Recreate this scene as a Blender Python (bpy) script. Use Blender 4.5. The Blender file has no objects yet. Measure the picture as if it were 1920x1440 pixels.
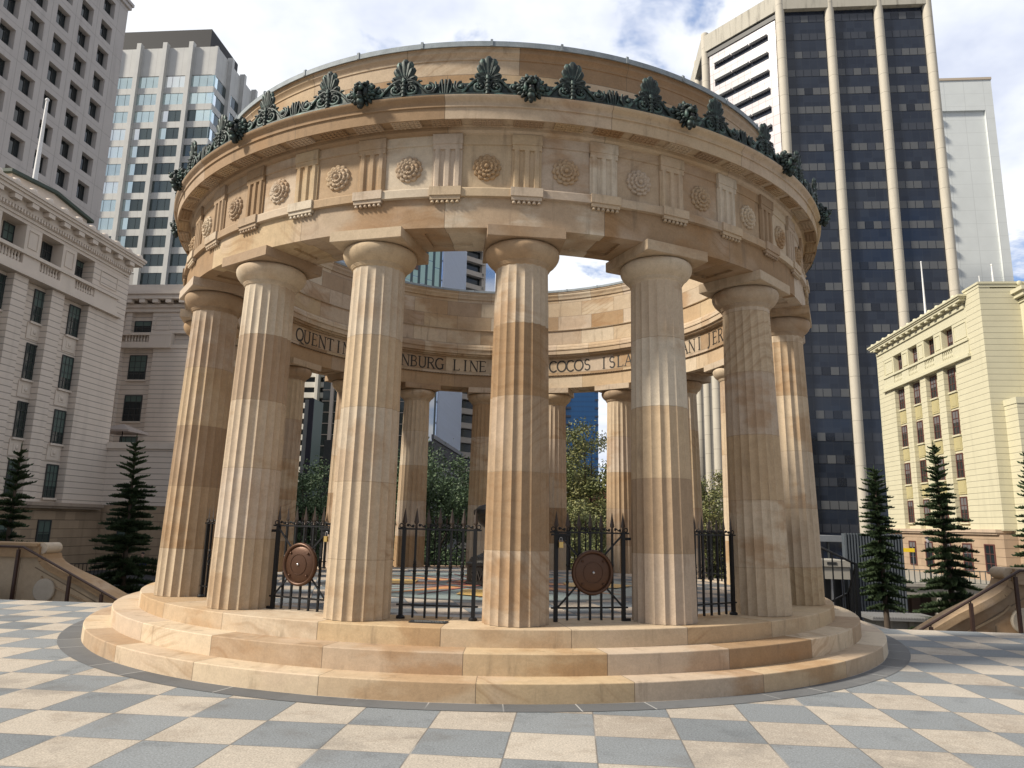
import bpy, bmesh, math, random
from math import sin, cos, pi, radians as R, sqrt, atan2
from mathutils import Vector, Matrix
random.seed(7)
SC = bpy.context.scene
COL = SC.collection
# ------------------------------------------------------------------ camera
cd = bpy.data.cameras.new("camera"); cam = bpy.data.objects.new("camera", cd); COL.objects.link(cam)
cd.sensor_width = 36.0; cd.lens = 25.382; cd.clip_start = 0.1; cd.clip_end = 3000
PITCH, YAW, ROLL = R(10.979), R(1.2651), R(1.2697)
fw = Vector((sin(YAW)*cos(PITCH), cos(YAW)*cos(PITCH), sin(PITCH)))
r0 = Vector((cos(YAW), -sin(YAW), 0)); u0 = r0.cross(fw)
ri = cos(ROLL)*r0 + sin(ROLL)*u0; up = -sin(ROLL)*r0 + cos(ROLL)*u0
CAM = Vector((0, -13.0284, 1.5937))
m = Matrix((ri, up, -fw)).transposed().to_4x4(); m.translation = CAM
cam.matrix_world = m
SC.camera = cam
# ------------------------------------------------------------------ light
SUN_AZ, SUN_EL = R(196), R(39)
SUNV = Vector((cos(SUN_AZ)*cos(SUN_EL), sin(SUN_AZ)*cos(SUN_EL), sin(SUN_EL)))
sl = bpy.data.lights.new("sun", 'SUN'); so = bpy.data.objects.new("sun", sl); COL.objects.link(so)
sl.energy = 5.0; sl.angle = R(7); sl.color = (1.0, 0.915, 0.78)
so.rotation_euler = SUNV.to_track_quat('Z', 'Y').to_euler()
SC.view_settings.view_transform = 'Standard'; SC.view_settings.look = 'None'
SC.view_settings.exposure = 0.24; SC.view_settings.gamma = 1.0
SC.cycles.max_bounces = 6

class NT:
    """tiny node builder"""
    def __init__(s, tree): s.t = tree
    def node(s, typ, ins=None, **kw):
        n = s.t.nodes.new(typ)
        for k, v in kw.items(): setattr(n, k, v)
        for k, v in (ins or {}).items():
            if isinstance(v, bpy.types.NodeSocket): s.t.links.new(v, n.inputs[k])
            else: n.inputs[k].default_value = v
        return n
    def m(s, op, a, b=0.0, c=0.0, clamp=False):
        n = s.node('ShaderNodeMath', {0: a, 1: b, 2: c}, operation=op, use_clamp=clamp); return n.outputs[0]
    def vm(s, op, a, b=(0, 0, 0), out=0, scale=None):
        ins = {0: a, 1: b}
        if scale is not None: ins = {0: a, 'Scale': scale}
        return s.node('ShaderNodeVectorMath', ins, operation=op).outputs[out]
    def mix(s, f, a, b, mode='MIX'):
        n = s.node('ShaderNodeMix', data_type='RGBA', blend_type=mode)
        for i, v in ((0, f), (6, a), (7, b)):
            if isinstance(v, bpy.types.NodeSocket): s.t.links.new(v, n.inputs[i])
            else: n.inputs[i].default_value = (*v, 1) if (i > 0 and len(v) == 3) else v
        return n.outputs[2]
    def noise(s, vec, scale, detail=3, rough=0.55, dist=0.0, out=0):
        return s.node('ShaderNodeTexNoise', {'Vector': vec, 'Scale': scale, 'Detail': detail, 'Roughness': rough, 'Distortion': dist}).outputs[out]
    def white(s, vec, out=1):
        return s.node('ShaderNodeTexWhiteNoise', {'Vector': vec}, noise_dimensions='3D').outputs[out]
    def xyz(s, v): return s.node('ShaderNodeSeparateXYZ', {0: v}).outputs
    def comb(s, x, y, z): return s.node('ShaderNodeCombineXYZ', {0: x, 1: y, 2: z}).outputs[0]
    def ramp(s, f, stops, interp='LINEAR'):
        n = s.node('ShaderNodeValToRGB', {0: f}); cr = n.color_ramp; cr.interpolation = interp
        while len(cr.elements) < len(stops): cr.elements.new(0.5)
        for e, (p, c) in zip(cr.elements, stops):
            e.position = p; e.color = (*c, 1) if len(c) == 3 else c
        return n.outputs[0]
    def sstep(s, lo, hi, v):
        return s.node('ShaderNodeMapRange', {0: v, 1: lo, 2: hi, 3: 0.0, 4: 1.0}, interpolation_type='SMOOTHSTEP').outputs[0]

# ------------------------------------------------------------------ sky
w = bpy.data.worlds.new("World"); SC.world = w; w.use_nodes = True
w.node_tree.nodes.clear(); W = NT(w.node_tree)
sky = W.node('ShaderNodeTexSky'); sky.sky_type = 'NISHITA'; sky.sun_disc = False
sky.sun_elevation = SUN_EL; sky.sun_rotation = R(90) - SUN_AZ
sky.ozone_density = 2.0; sky.dust_density = 1.0
g = W.node('ShaderNodeTexCoord').outputs['Generated']
gx, gy, gz = W.xyz(g)
zz = W.m('ADD', W.m('MAXIMUM', gz, 0.0), 0.22)
pl = W.comb(W.m('DIVIDE', gx, zz), W.m('DIVIDE', gy, zz), 0.0)
n1 = W.noise(pl, 2.3, 6, 0.52, 0.35); n2 = W.noise(pl, 6.5, 5, 0.6, 0.3)
cov = W.m('ADD', W.m('MULTIPLY', n1, 0.72), W.m('MULTIPLY', n2, 0.28))
mask = W.sstep(0.375, 0.46, cov)
shade = W.ramp(W.noise(pl, 3.4, 5, 0.55), [(0.32, (6.0, 6.5, 7.9)), (0.46, (7.6, 8.0, 8.9)), (0.62, (9.3, 9.45, 9.7))])
blue = W.mix(0.5, sky.outputs[0], (1.9, 3.6, 7.6))
sky_front = W.sstep(-0.15, 0.60, gy)      # added dimming of the unseen sky overhead and behind, lowers ambient light
sky_dim = W.m('ADD', W.m('MULTIPLY', sky_front, 0.42), 0.54)
shade = W.mix(1.0, shade, W.comb(sky_dim, sky_dim, sky_dim), 'MULTIPLY')
skyc = W.mix(mask, blue, shade)
bg = W.node('ShaderNodeBackground', {0: skyc, 1: 0.105})
W.t.links.new(bg.outputs[0], W.node('ShaderNodeOutputWorld').inputs[0])

# ------------------------------------------------------------------ materials
def mat(name):
    mt = bpy.data.materials.new(name); mt.use_nodes = True; mt.node_tree.nodes.clear()
    n = NT(mt.node_tree); n.mat = mt
    n.bsdf = n.node('ShaderNodeBsdfPrincipled'); o = n.node('ShaderNodeOutputMaterial')
    n.t.links.new(n.bsdf.outputs[0], o.inputs[0]); n.obj = n.node('ShaderNodeTexCoord').outputs['Object']
    return n
def setp(n, **kw):
    names = dict(col='Base Color', rough='Roughness', metal='Metallic', spec='Specular IOR Level', normal='Normal', ior='IOR', coat='Coat Weight')
    for k, v in kw.items():
        i = n.bsdf.inputs[names[k]]
        if isinstance(v, bpy.types.NodeSocket): n.t.links.new(v, i)
        else: i.default_value = (*v, 1) if (k == 'col' and len(v) == 3) else v
def bump(n, h, strength=0.3, dist=0.01):
    return n.node('ShaderNodeBump', {'Height': h, 'Strength': strength, 'Distance': dist}).outputs[0]

STONE = [(0.0, (.385, .285, .180)), (0.13, (.47, .395, .30)), (0.27, (.315, .215, .125)), (0.40, (.49, .43, .345)),
         (0.53, (.355, .28, .205)), (0.66, (.255, .170, .098)), (0.80, (.435, .365, .295)), (1.0, (.41, .315, .20))]
def sandstone(name, mode, nb=18, h=0.3, z0=0.0, off=0.0, seed=0.0, tone=(1, 1, 1), lines=1.0, jw=0.005, stag=0.5, joint=(.17, .13, .09), perobj=False):
    n = mat(name); P = n.obj; x, y, z = n.xyz(P)
    oi = n.node('ShaderNodeObjectInfo').outputs['Random']
    course = n.m('FLOOR', n.m('DIVIDE', n.m('SUBTRACT', z, z0), h)); zf = n.m('FRACT', n.m('DIVIDE', n.m('SUBTRACT', z, z0), h))
    if mode == 'ring':
        if perobj: course = n.m('FLOOR', n.m('MULTIPLY', oi, 9.0))
        ang = n.m('ADD', n.m('MULTIPLY', n.m('ARCTAN2', y, x), nb/(2*pi)), n.m('MULTIPLY', oi, 3.0 if perobj else 0.0))
        ang = n.m('ADD', ang, n.m('ADD', n.m('MULTIPLY', n.m('FRACT', n.m('MULTIPLY', course, 0.5)), 2*stag), off + 100.0))
        i = n.m('FLOOR', ang); f = n.m('FRACT', ang)
        rad = n.vm('LENGTH', n.comb(x, y, 0.0), out=1)
        d = n.m('MULTIPLY', n.m('MINIMUM', f, n.m('SUBTRACT', 1.0, f)), n.m('MULTIPLY', rad, 2*pi/nb))
        idv = n.comb(n.m('ADD', i, seed), n.m('ADD', course, 3.7), seed)
        dz = n.m('MULTIPLY', n.m('MINIMUM', zf, n.m('SUBTRACT', 1.0, zf)), h)
        if perobj: idv = n.comb(n.m('ADD', i, n.m('FLOOR', n.m('MULTIPLY', oi, 63.0))), n.m('MULTIPLY', oi, 91.0), seed)
        jd = n.m('MINIMUM', d, dz) if stag > 0 and not perobj else d
    elif mode == 'drum':
        z0r = n.m('MULTIPLY', n.m('FRACT', n.m('MULTIPLY', oi, 7.31)), 0.35)
        zz_ = n.m('DIVIDE', n.m('ADD', z, z0r), h)
        course = n.m('FLOOR', zz_); zf = n.m('FRACT', zz_)
        idv = n.comb(n.m('MULTIPLY', oi, 91.0), course, seed)
        jd = n.m('MULTIPLY', n.m('MINIMUM', zf, n.m('SUBTRACT', 1.0, zf)), h)
    else:
        idv = n.comb(n.m('MULTIPLY', oi, 77.0), seed, 1.3); jd = None
    wn = n.white(idv); wr, wg, wb = n.xyz(wn)
    base = n.ramp(wr, STONE)
    q = n.vm('ADD', P, n.vm('SCALE', wn, scale=9.0))
    # broad soft iron staining, its edge following the bedding
    dirv = n.vm('SUBTRACT', wn, (0.5, 0.5, 0.15))
    t = n.node('ShaderNodeVectorMath', {0: q, 1: dirv}, operation='DOT_PRODUCT').outputs['Value']
    nz = n.noise(q, 0.9, 2, 0.5)
    nz2 = n.noise(n.vm('MULTIPLY', q, (1, 1, 2.6)), 2.2, 4, 0.55)
    stain = n.m('MULTIPLY', n.sstep(0.50, 0.60, n.m('ADD', n.m('MULTIPLY', nz, 0.7), n.m('MULTIPLY', nz2, 0.3))), n.m('ADD', n.m('MULTIPLY', wg, 0.75), 0.10))
    c = n.mix(n.m('MULTIPLY', stain, 0.75), base, (.275, .160, .075))
    c = n.mix(n.m('MULTIPLY', n.sstep(0.56, 0.7, n.noise(q, 1.3, 2, 0.5, 0, 0)), n.m('MULTIPLY', wb, 0.55)), c, (.42, .335, .26))
    # swirling bedding lines
    sw = n.m('ADD', n.m('MULTIPLY', t, 52.0), n.m('MULTIPLY', n.noise(q, 1.3, 2, 0.4), 24.0))
    sw = n.m('ADD', sw, n.m('MULTIPLY', nz2, 3.0))
    ln = n.m('POWER', n.m('ADD', n.m('MULTIPLY', n.m('SINE', sw), 0.5), 0.5), 5.0)
    fine = n.m('ADD', n.m('MULTIPLY', n.m('SINE', n.m('MULTIPLY', sw, 3.7)), 0.5), 0.5)
    lm = n.m('MULTIPLY', n.sstep(0.45, 0.95, wb), n.sstep(0.42, 0.62, n.noise(q, 1.1, 1, 0.5)))
    c = n.mix(n.m('MULTIPLY', n.m('MULTIPLY', ln, lm), 0.34*lines), c, (.20, .115, .055))
    c = n.mix(n.m('MULTIPLY', n.m('MULTIPLY', fine, lm), 0.14*lines), c, (.22, .125, .06))
    # grain, grime flecks
    gr = n.noise(P, 140, 2, 0.7)
    mt = n.noise(P, 9, 4, 0.6)
    md = n.noise(P, 42, 3, 0.65)
    v = n.m('ADD', n.m('MULTIPLY', gr, 0.34), n.m('ADD', n.m('MULTIPLY', mt, 0.36), n.m('MULTIPLY', md, 0.34))); v = n.m('ADD', v, 0.48)
    c = n.mix(1.0, c, n.comb(v, v, v), 'MULTIPLY')
    streak = n.sstep(0.56, 0.74, n.noise(n.vm('MULTIPLY', P, (6, 6, 0.9)), 1.0, 4, 0.65))
    c = n.mix(n.m('MULTIPLY', streak, 0.42), c, (.125, .095, .068))
    c = n.mix(1.0, c, tuple(k*t_ for k, t_ in zip(tone, (1.09, 1.075, 1.055))), 'MULTIPLY')
    hgt = n.m('ADD', n.m('MULTIPLY', gr, 0.35), n.m('ADD', n.m('MULTIPLY', md, 0.5), n.m('MULTIPLY', mt, 0.5)))
    if jd is not None:
        jm = n.m('SUBTRACT', 1.0, n.sstep(jw*0.35, jw, jd))
        c = n.mix(n.m('MULTIPLY', jm, 0.8), c, joint); hgt = n.m('SUBTRACT', hgt, n.m('MULTIPLY', jm, 1.0))
    setp(n, col=c, rough=0.86, spec=0.25, normal=bump(n, hgt, 0.35, 0.006))
    return n.mat

def plain(name, col, rough=0.6, metal=0.0, spec=0.4, var=0.15, scale=6.0, bmp=0.12, grain=80, streak=0.0, streakcol=(.1, .09, .08)):
    n = mat(name); a = n.noise(n.obj, scale, 4, 0.6); b = n.noise(n.obj, grain, 2, 0.6)
    v = n.m('ADD', n.m('MULTIPLY', n.m('SUBTRACT', a, 0.5), 2*var), n.m('MULTIPLY', n.m('SUBTRACT', b, 0.5), var))
    v = n.m('ADD', v, 1.0)
    c = n.mix(1.0, col, n.comb(v, v, v), 'MULTIPLY')
    if streak > 0:
        s = n.sstep(0.5, 0.72, n.noise(n.vm('MULTIPLY', n.obj, (1.3, 1.3, 0.12)), 1.0, 4, 0.65))
        c = n.mix(n.m('MULTIPLY', s, streak), c, streakcol)
    setp(n, col=c, rough=rough, metal=metal, spec=spec)
    if bmp > 0: setp(n, normal=bump(n, n.m('ADD', a, b), bmp, 0.01))
    return n.mat
def grooved(name, col, pitch, z0=0.0, gw=0.035, dark=0.45, var=0.07, streak=0.12, depth=0.03, rough=0.7, blocks=0.0, lines=None):
    """painted masonry with horizontal joint grooves (real pattern of the wall)"""
    n = mat(name); x, y, z = n.xyz(n.obj)
    zf = n.m('FRACT', n.m('DIVIDE', n.m('SUBTRACT', z, z0), pitch)); d = n.m('MULTIPLY', n.m('MINIMUM', zf, n.m('SUBTRACT', 1.0, zf)), pitch)
    gm = n.m('SUBTRACT', 1.0, n.sstep(gw*0.35, gw, d))
    a = n.noise(n.obj, 0.8, 4, 0.6); b = n.noise(n.obj, 30, 2, 0.6)
    v = n.m('ADD', n.m('MULTIPLY', n.m('SUBTRACT', a, 0.5), 2*var), n.m('ADD', n.m('MULTIPLY', n.m('SUBTRACT', b, 0.5), var), 1.0))
    c = n.mix(1.0, col, n.comb(v, v, v), 'MULTIPLY')
    if blocks > 0:
        i = n.m('FLOOR', n.m('DIVIDE', n.m('SUBTRACT', z, z0), pitch))
        j = n.m('FLOOR', n.m('ADD', n.m('DIVIDE', n.m('ADD', x, y), 0.95), n.m('MULTIPLY', i, 0.5)))
        wr = n.xyz(n.white(n.comb(i, j, 4.0)))[0]
        c = n.mix(n.m('MULTIPLY', wr, blocks), c, tuple(k*0.55 for k in col))
    s = n.sstep(0.52, 0.72, n.noise(n.vm('MULTIPLY', n.obj, (1.2, 1.2, 0.12)), 1.0, 4, 0.65))
    c = n.mix(n.m('MULTIPLY', s, streak), c, tuple(k*0.4 for k in col))
    c = n.mix(n.m('MULTIPLY', gm, dark), c, tuple(k*0.25 for k in col))
    setp(n, col=c, rough=rough, spec=0.3, normal=bump(n, n.m('MULTIPLY', gm, -1.0), 0.6, depth))
    return n.mat
def glass(name, col, rough=0.06, metal=0.0, spec=0.6, wob=0.02):
    n = mat(name); a = n.noise(n.obj, 0.5, 3, 0.5); b = n.noise(n.obj, 1.4, 2, 0.5)
    oi = n.node('ShaderNodeObjectInfo').outputs['Random']
    v = n.m('ADD', n.m('MULTIPLY', oi, 0.5), n.m('ADD', n.m('MULTIPLY', a, 0.3), 0.6))
    setp(n, col=n.mix(1.0, col, n.comb(v, v, v), 'MULTIPLY'), rough=rough, metal=metal, spec=spec, normal=bump(n, b, wob, 0.05))
    return n.mat

M = {}
M['column'] = sandstone('column_sandstone', 'drum', h=0.83, jw=0.004, joint=(.26, .19, .12), lines=1.2)
M['capital'] = sandstone('capital_sandstone', 'box', seed=5, lines=0.8)
M['step'] = sandstone('step_sandstone', 'ring', nb=26, h=0.19, z0=-0.01, seed=2, stag=0.42, jw=0.006, tone=(1.1, 1.08, 1.04), perobj=True)
M['arch'] = sandstone('architrave_sandstone', 'ring', nb=18, h=0.9, z0=4.7, off=0.345+0.5, seed=8, stag=0.0, jw=0.005)
M['frieze'] = sandstone('frieze_sandstone', 'ring', nb=36, h=1.2, z0=5.2, off=0.68, seed=11, stag=0.0, jw=0.005, lines=0.6)
M['cornice'] = sandstone('cornice_sandstone', 'ring', nb=18, h=3.0, z0=4.0, off=0.845, seed=14, stag=0.0, jw=0.006, lines=0.6, tone=(.98, .96, .94))
M['parapet'] = sandstone('parapet_sandstone', 'ring', nb=22, h=0.36, z0=5.99, seed=21, stag=0.37, jw=0.006, tone=(.97, .95, .94))
M['innerwall'] = sandstone('inner_entablature_sandstone', 'ring', nb=34, h=0.36, z0=5.99, seed=31, stag=0.3, jw=0.006, tone=(.96, .95, .93))
M['carve'] = sandstone('carved_sandstone', 'box', seed=9, lines=0.25)
M['mutule'] = sandstone('mutule_sandstone', 'box', seed=3, lines=0.2, tone=(.92, .88, .84))
M['lead'] = plain('lead_capping', (.25, .285, .31), 0.65, 0.0, 0.3, 0.4, 9, 0.2, 60, 0.5, (.16, .19, .22))
M['bronze'] = None
n = mat('verdigris_bronze'); a = n.noise(n.obj, 11, 5, 0.65)
nrm = n.node('ShaderNodeNewGeometry').outputs['Pointiness']
c = n.ramp(a, [(0.38, (.014, .019, .019)), (0.54, (.028, .042, .039)), (0.70, (.10, .165, .145))])
setp(n, col=c, rough=0.55, metal=0.35, spec=0.5, normal=bump(n, a, 0.3, 0.01)); M['bronze'] = n.mat
M['letter'] = plain('inlaid_lettering', (.022, .018, .014), 0.6)
M['iron'] = plain('black_painted_iron', (.007, .0075, .009), 0.45, 0.0, 0.32, 0.2, 20, 0.1)
M['spear'] = plain('bronzed_spearhead', (.05, .037, .03), 0.45, 0.3, 0.5, 0.25, 30, 0.1)
M['copper'] = plain('brown_bronze_shield', (.085, .042, .024), 0.40, 0.5, 0.5, 0.22, 7, 0.10, 50)
M['brass'] = plain('brass', (.62, .44, .16), 0.35, 0.8, 0.5, 0.1)
M['steel'] = plain('steel', (.45, .45, .46), 0.3, 0.9)
M['urn'] = plain('dark_bronze', (.028, .026, .024), 0.42, 0.5, 0.5, 0.35, 9, 0.2)
M['black'] = plain('black_plate', (.02, .021, .022), 0.5)
M['grit'] = plain('embossed_letters', (.20, .20, .19), 0.5, 0.3)

TILE = 0.654
def checker(name, origin, rot, ca, cb, size=TILE, ring=None):
    n = mat(name); P = n.vm('SUBTRACT', n.obj, (*origin, 0)); x, y, z = n.xyz(P)
    cr, sr = cos(rot), sin(rot)
    a = n.m('DIVIDE', n.m('ADD', n.m('MULTIPLY', x, cr), n.m('MULTIPLY', y, sr)), size)
    b = n.m('DIVIDE', n.m('SUBTRACT', n.m('MULTIPLY', y, cr), n.m('MULTIPLY', x, sr)), size)
    ia, ib = n.m('FLOOR', a), n.m('FLOOR', b); fa, fb = n.m('FRACT', a), n.m('FRACT', b)
    par = n.m('FRACT', n.m('MULTIPLY', n.m('ADD', ia, n.m('ADD', ib, 400.0)), 0.5)); par = n.m('MULTIPLY', par, 2.0)
    wn = n.white(n.comb(ia, ib, 2.0)); wr, wg, wb = n.xyz(wn)
    q = n.vm('ADD', n.obj, n.vm('SCALE', wn, scale=5.0))
    sp = n.noise(n.obj, 260, 2, 0.75); bl = n.noise(q, 2.4, 5, 0.62); md = n.noise(q, 14, 4, 0.6)
    A = n.ramp(wr, [(0, ca[0]), (0.5, ca[1]), (1, ca[2])]); B = n.ramp(wr, [(0, cb[0]), (0.5, cb[1]), (1, cb[2])])
    A = n.mix(n.m('MULTIPLY', n.sstep(0.5, 0.66, bl), 0.38), A, (.27, .225, .18))
    A = n.mix(n.m('MULTIPLY', n.sstep(0.57, 0.66, sp), 0.5), A, (.20, .16, .125))
    B = n.mix(n.m('MULTIPLY', n.sstep(0.52, 0.70, bl), 0.45), B, (.12, .13, .138))
    B = n.mix(n.m('MULTIPLY', n.sstep(0.57, 0.66, sp), 0.5), B, (.085, .094, .104))
    B = n.mix(n.m('MULTIPLY', n.sstep(0.62, 0.72, md), 0.30), B, (.28, .30, .315))
    A = n.mix(n.m('MULTIPLY', n.sstep(0.50, 0.66, md), 0.35), A, (.52, .46, .385))
    c = n.mix(par, A, B)
    g3 = n.noise(n.obj, 70, 3, 0.7); v3 = n.m('ADD', n.m('MULTIPLY', g3, 1.7), 0.15); c = n.mix(1.0, c, n.comb(v3, v3, v3), 'MULTIPLY')
    dirt = n.sstep(0.53, 0.70, n.noise(n.obj, 1.15, 5, 0.65)); c = n.mix(n.m('MULTIPLY', dirt, 0.38), c, (.14, .13, .12)); c = n.mix(n.m('MULTIPLY', n.sstep(0.56, 0.74, n.noise(n.obj, 3.7, 6, 0.7)), 0.30), c, (.11, .105, .10))
    # dark spots and gum
    spot = n.node('ShaderNodeTexVoronoi', {'Vector': n.obj, 'Scale': 1.9}); 
    c = n.mix(n.m('MULTIPLY', n.m('SUBTRACT', 1.0, n.sstep(0.015, 0.06, spot.outputs['Distance'])), 0.45), c, (.10, .10, .10))
    v = n.m('ADD', n.m('MULTIPLY', n.noise(n.obj, 0.45, 3, 0.6), 0.24), 0.88)
    c = n.mix(1.0, c, n.comb(v, v, v), 'MULTIPLY')
    da = n.m('MINIMUM', fa, n.m('SUBTRACT', 1.0, fa)); db = n.m('MINIMUM', fb, n.m('SUBTRACT', 1.0, fb))
    jd = n.m('MULTIPLY', n.m('MINIMUM', da, db), size)
    jm = n.m('SUBTRACT', 1.0, n.sstep(0.003, 0.008, jd))
    jn = n.sstep(0.55, 0.72, n.noise(n.obj, 1.1, 2, 0.5))
    wide = n.m('MULTIPLY', n.m('SUBTRACT', 1.0, n.sstep(0.004, 0.011, n.m('ADD', jd, n.m('MULTIPLY', md, 0.006)))), jn)
    c = n.mix(n.m('MULTIPLY', jm, 0.75), c, (.13, .12, .11)); c = n.mix(n.m('MULTIPLY', wide, 0.7), c, (.42, .40, .37))
    hg = n.m('ADD', n.m('MULTIPLY', sp, 0.4), n.m('SUBTRACT', n.m('MULTIPLY', wb, 0.15), jm))
    setp(n, col=c, rough=0.85, spec=0.15, normal=bump(n, hg, 0.3, 0.004))
    return n.mat
GA = R(-6.3)
M['plaza'] = checker('plaza_paving', (0.835, -7.05), GA,
    [(.405, .362, .305), (.45, .405, .345), (.36, .318, .268)], [(.205, .222, .234), (.238, .255, .266), (.178, .194, .206)])
M['inner'] = checker('rotunda_floor', (0.1, 0.2), R(12), [(.40, .35, .29), (.44, .38, .32), (.37, .32, .27)], [(.16, .18, .20), (.18, .20, .215), (.145, .16, .175)], 0.62)
M['darkring'] = sandstone('x', 'box') if False else None
n = mat('dark_ring_paving'); x, y, z = n.xyz(n.obj)
ang = n.m('MULTIPLY', n.m('ARCTAN2', y, x), 58/(2*pi)); f = n.m('FRACT', n.m('ADD', ang, 100.3))
wr = n.xyz(n.white(n.comb(n.m('FLOOR', n.m('ADD', ang, 100.3)), 3, 1)))[0]
c = n.ramp(wr, [(0, (.105, .108, .112)), (1, (.15, .153, .155))])
sp = n.noise(n.obj, 220, 2, 0.7); c = n.mix(n.m('MULTIPLY', n.sstep(0.5, 0.62, sp), 0.4), c, (.19, .195, .20))
c = n.mix(n.m('MULTIPLY', n.sstep(0.5, 0.7, n.noise(n.obj, 2.2, 4, 0.6)), 0.4), c, (.065, .067, .07))
d = n.m('MULTIPLY', n.m('MINIMUM', f, n.m('SUBTRACT', 1.0, f)), 0.66)
gm = n.m('MULTIPLY', n.m('SUBTRACT', 1.0, n.sstep(0.003, 0.008, d)), n.sstep(0.44, 0.55, n.noise(n.obj, 0.7, 1, 0.5)))
c = n.mix(n.m('MULTIPLY', gm, 0.8), c, (.50, .49, .47))
rad = n.vm('LENGTH', n.comb(x, y, 0.0), out=1)
ed = n.m('MULTIPLY', n.m('SUBTRACT', 1.0, n.sstep(0.004, 0.022, n.m('ADD', n.m('SUBTRACT', rad, 6.114), n.m('MULTIPLY', n.noise(n.obj, 9, 3, 0.6), 0.012)))), n.sstep(0.45, 0.55, n.noise(n.obj, 0.9, 1, 0.5)))
c = n.mix(n.m('MULTIPLY', ed, 0.8), c, (.55, .54, .52))
setp(n, col=c, rough=0.72, spec=0.3, normal=bump(n, sp, 0.25, 0.004)); M['darkring'] = n.mat
M['mos_green'] = plain('mosaic_grey_green', (.22, .27, .26), 0.5); M['mos_orange'] = plain('mosaic_orange', (.52, .25, .10), 0.5)
M['mos_red'] = plain('mosaic_red', (.30, .10, .09), 0.5); M['mos_dark'] = plain('mosaic_dark', (.10, .11, .11), 0.5)
M['mos_purple'] = plain('mosaic_purple', (.16, .13, .15), 0.5); M['mos_yellow'] = plain('mosaic_yellow', (.56, .37, .12), 0.5)

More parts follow.
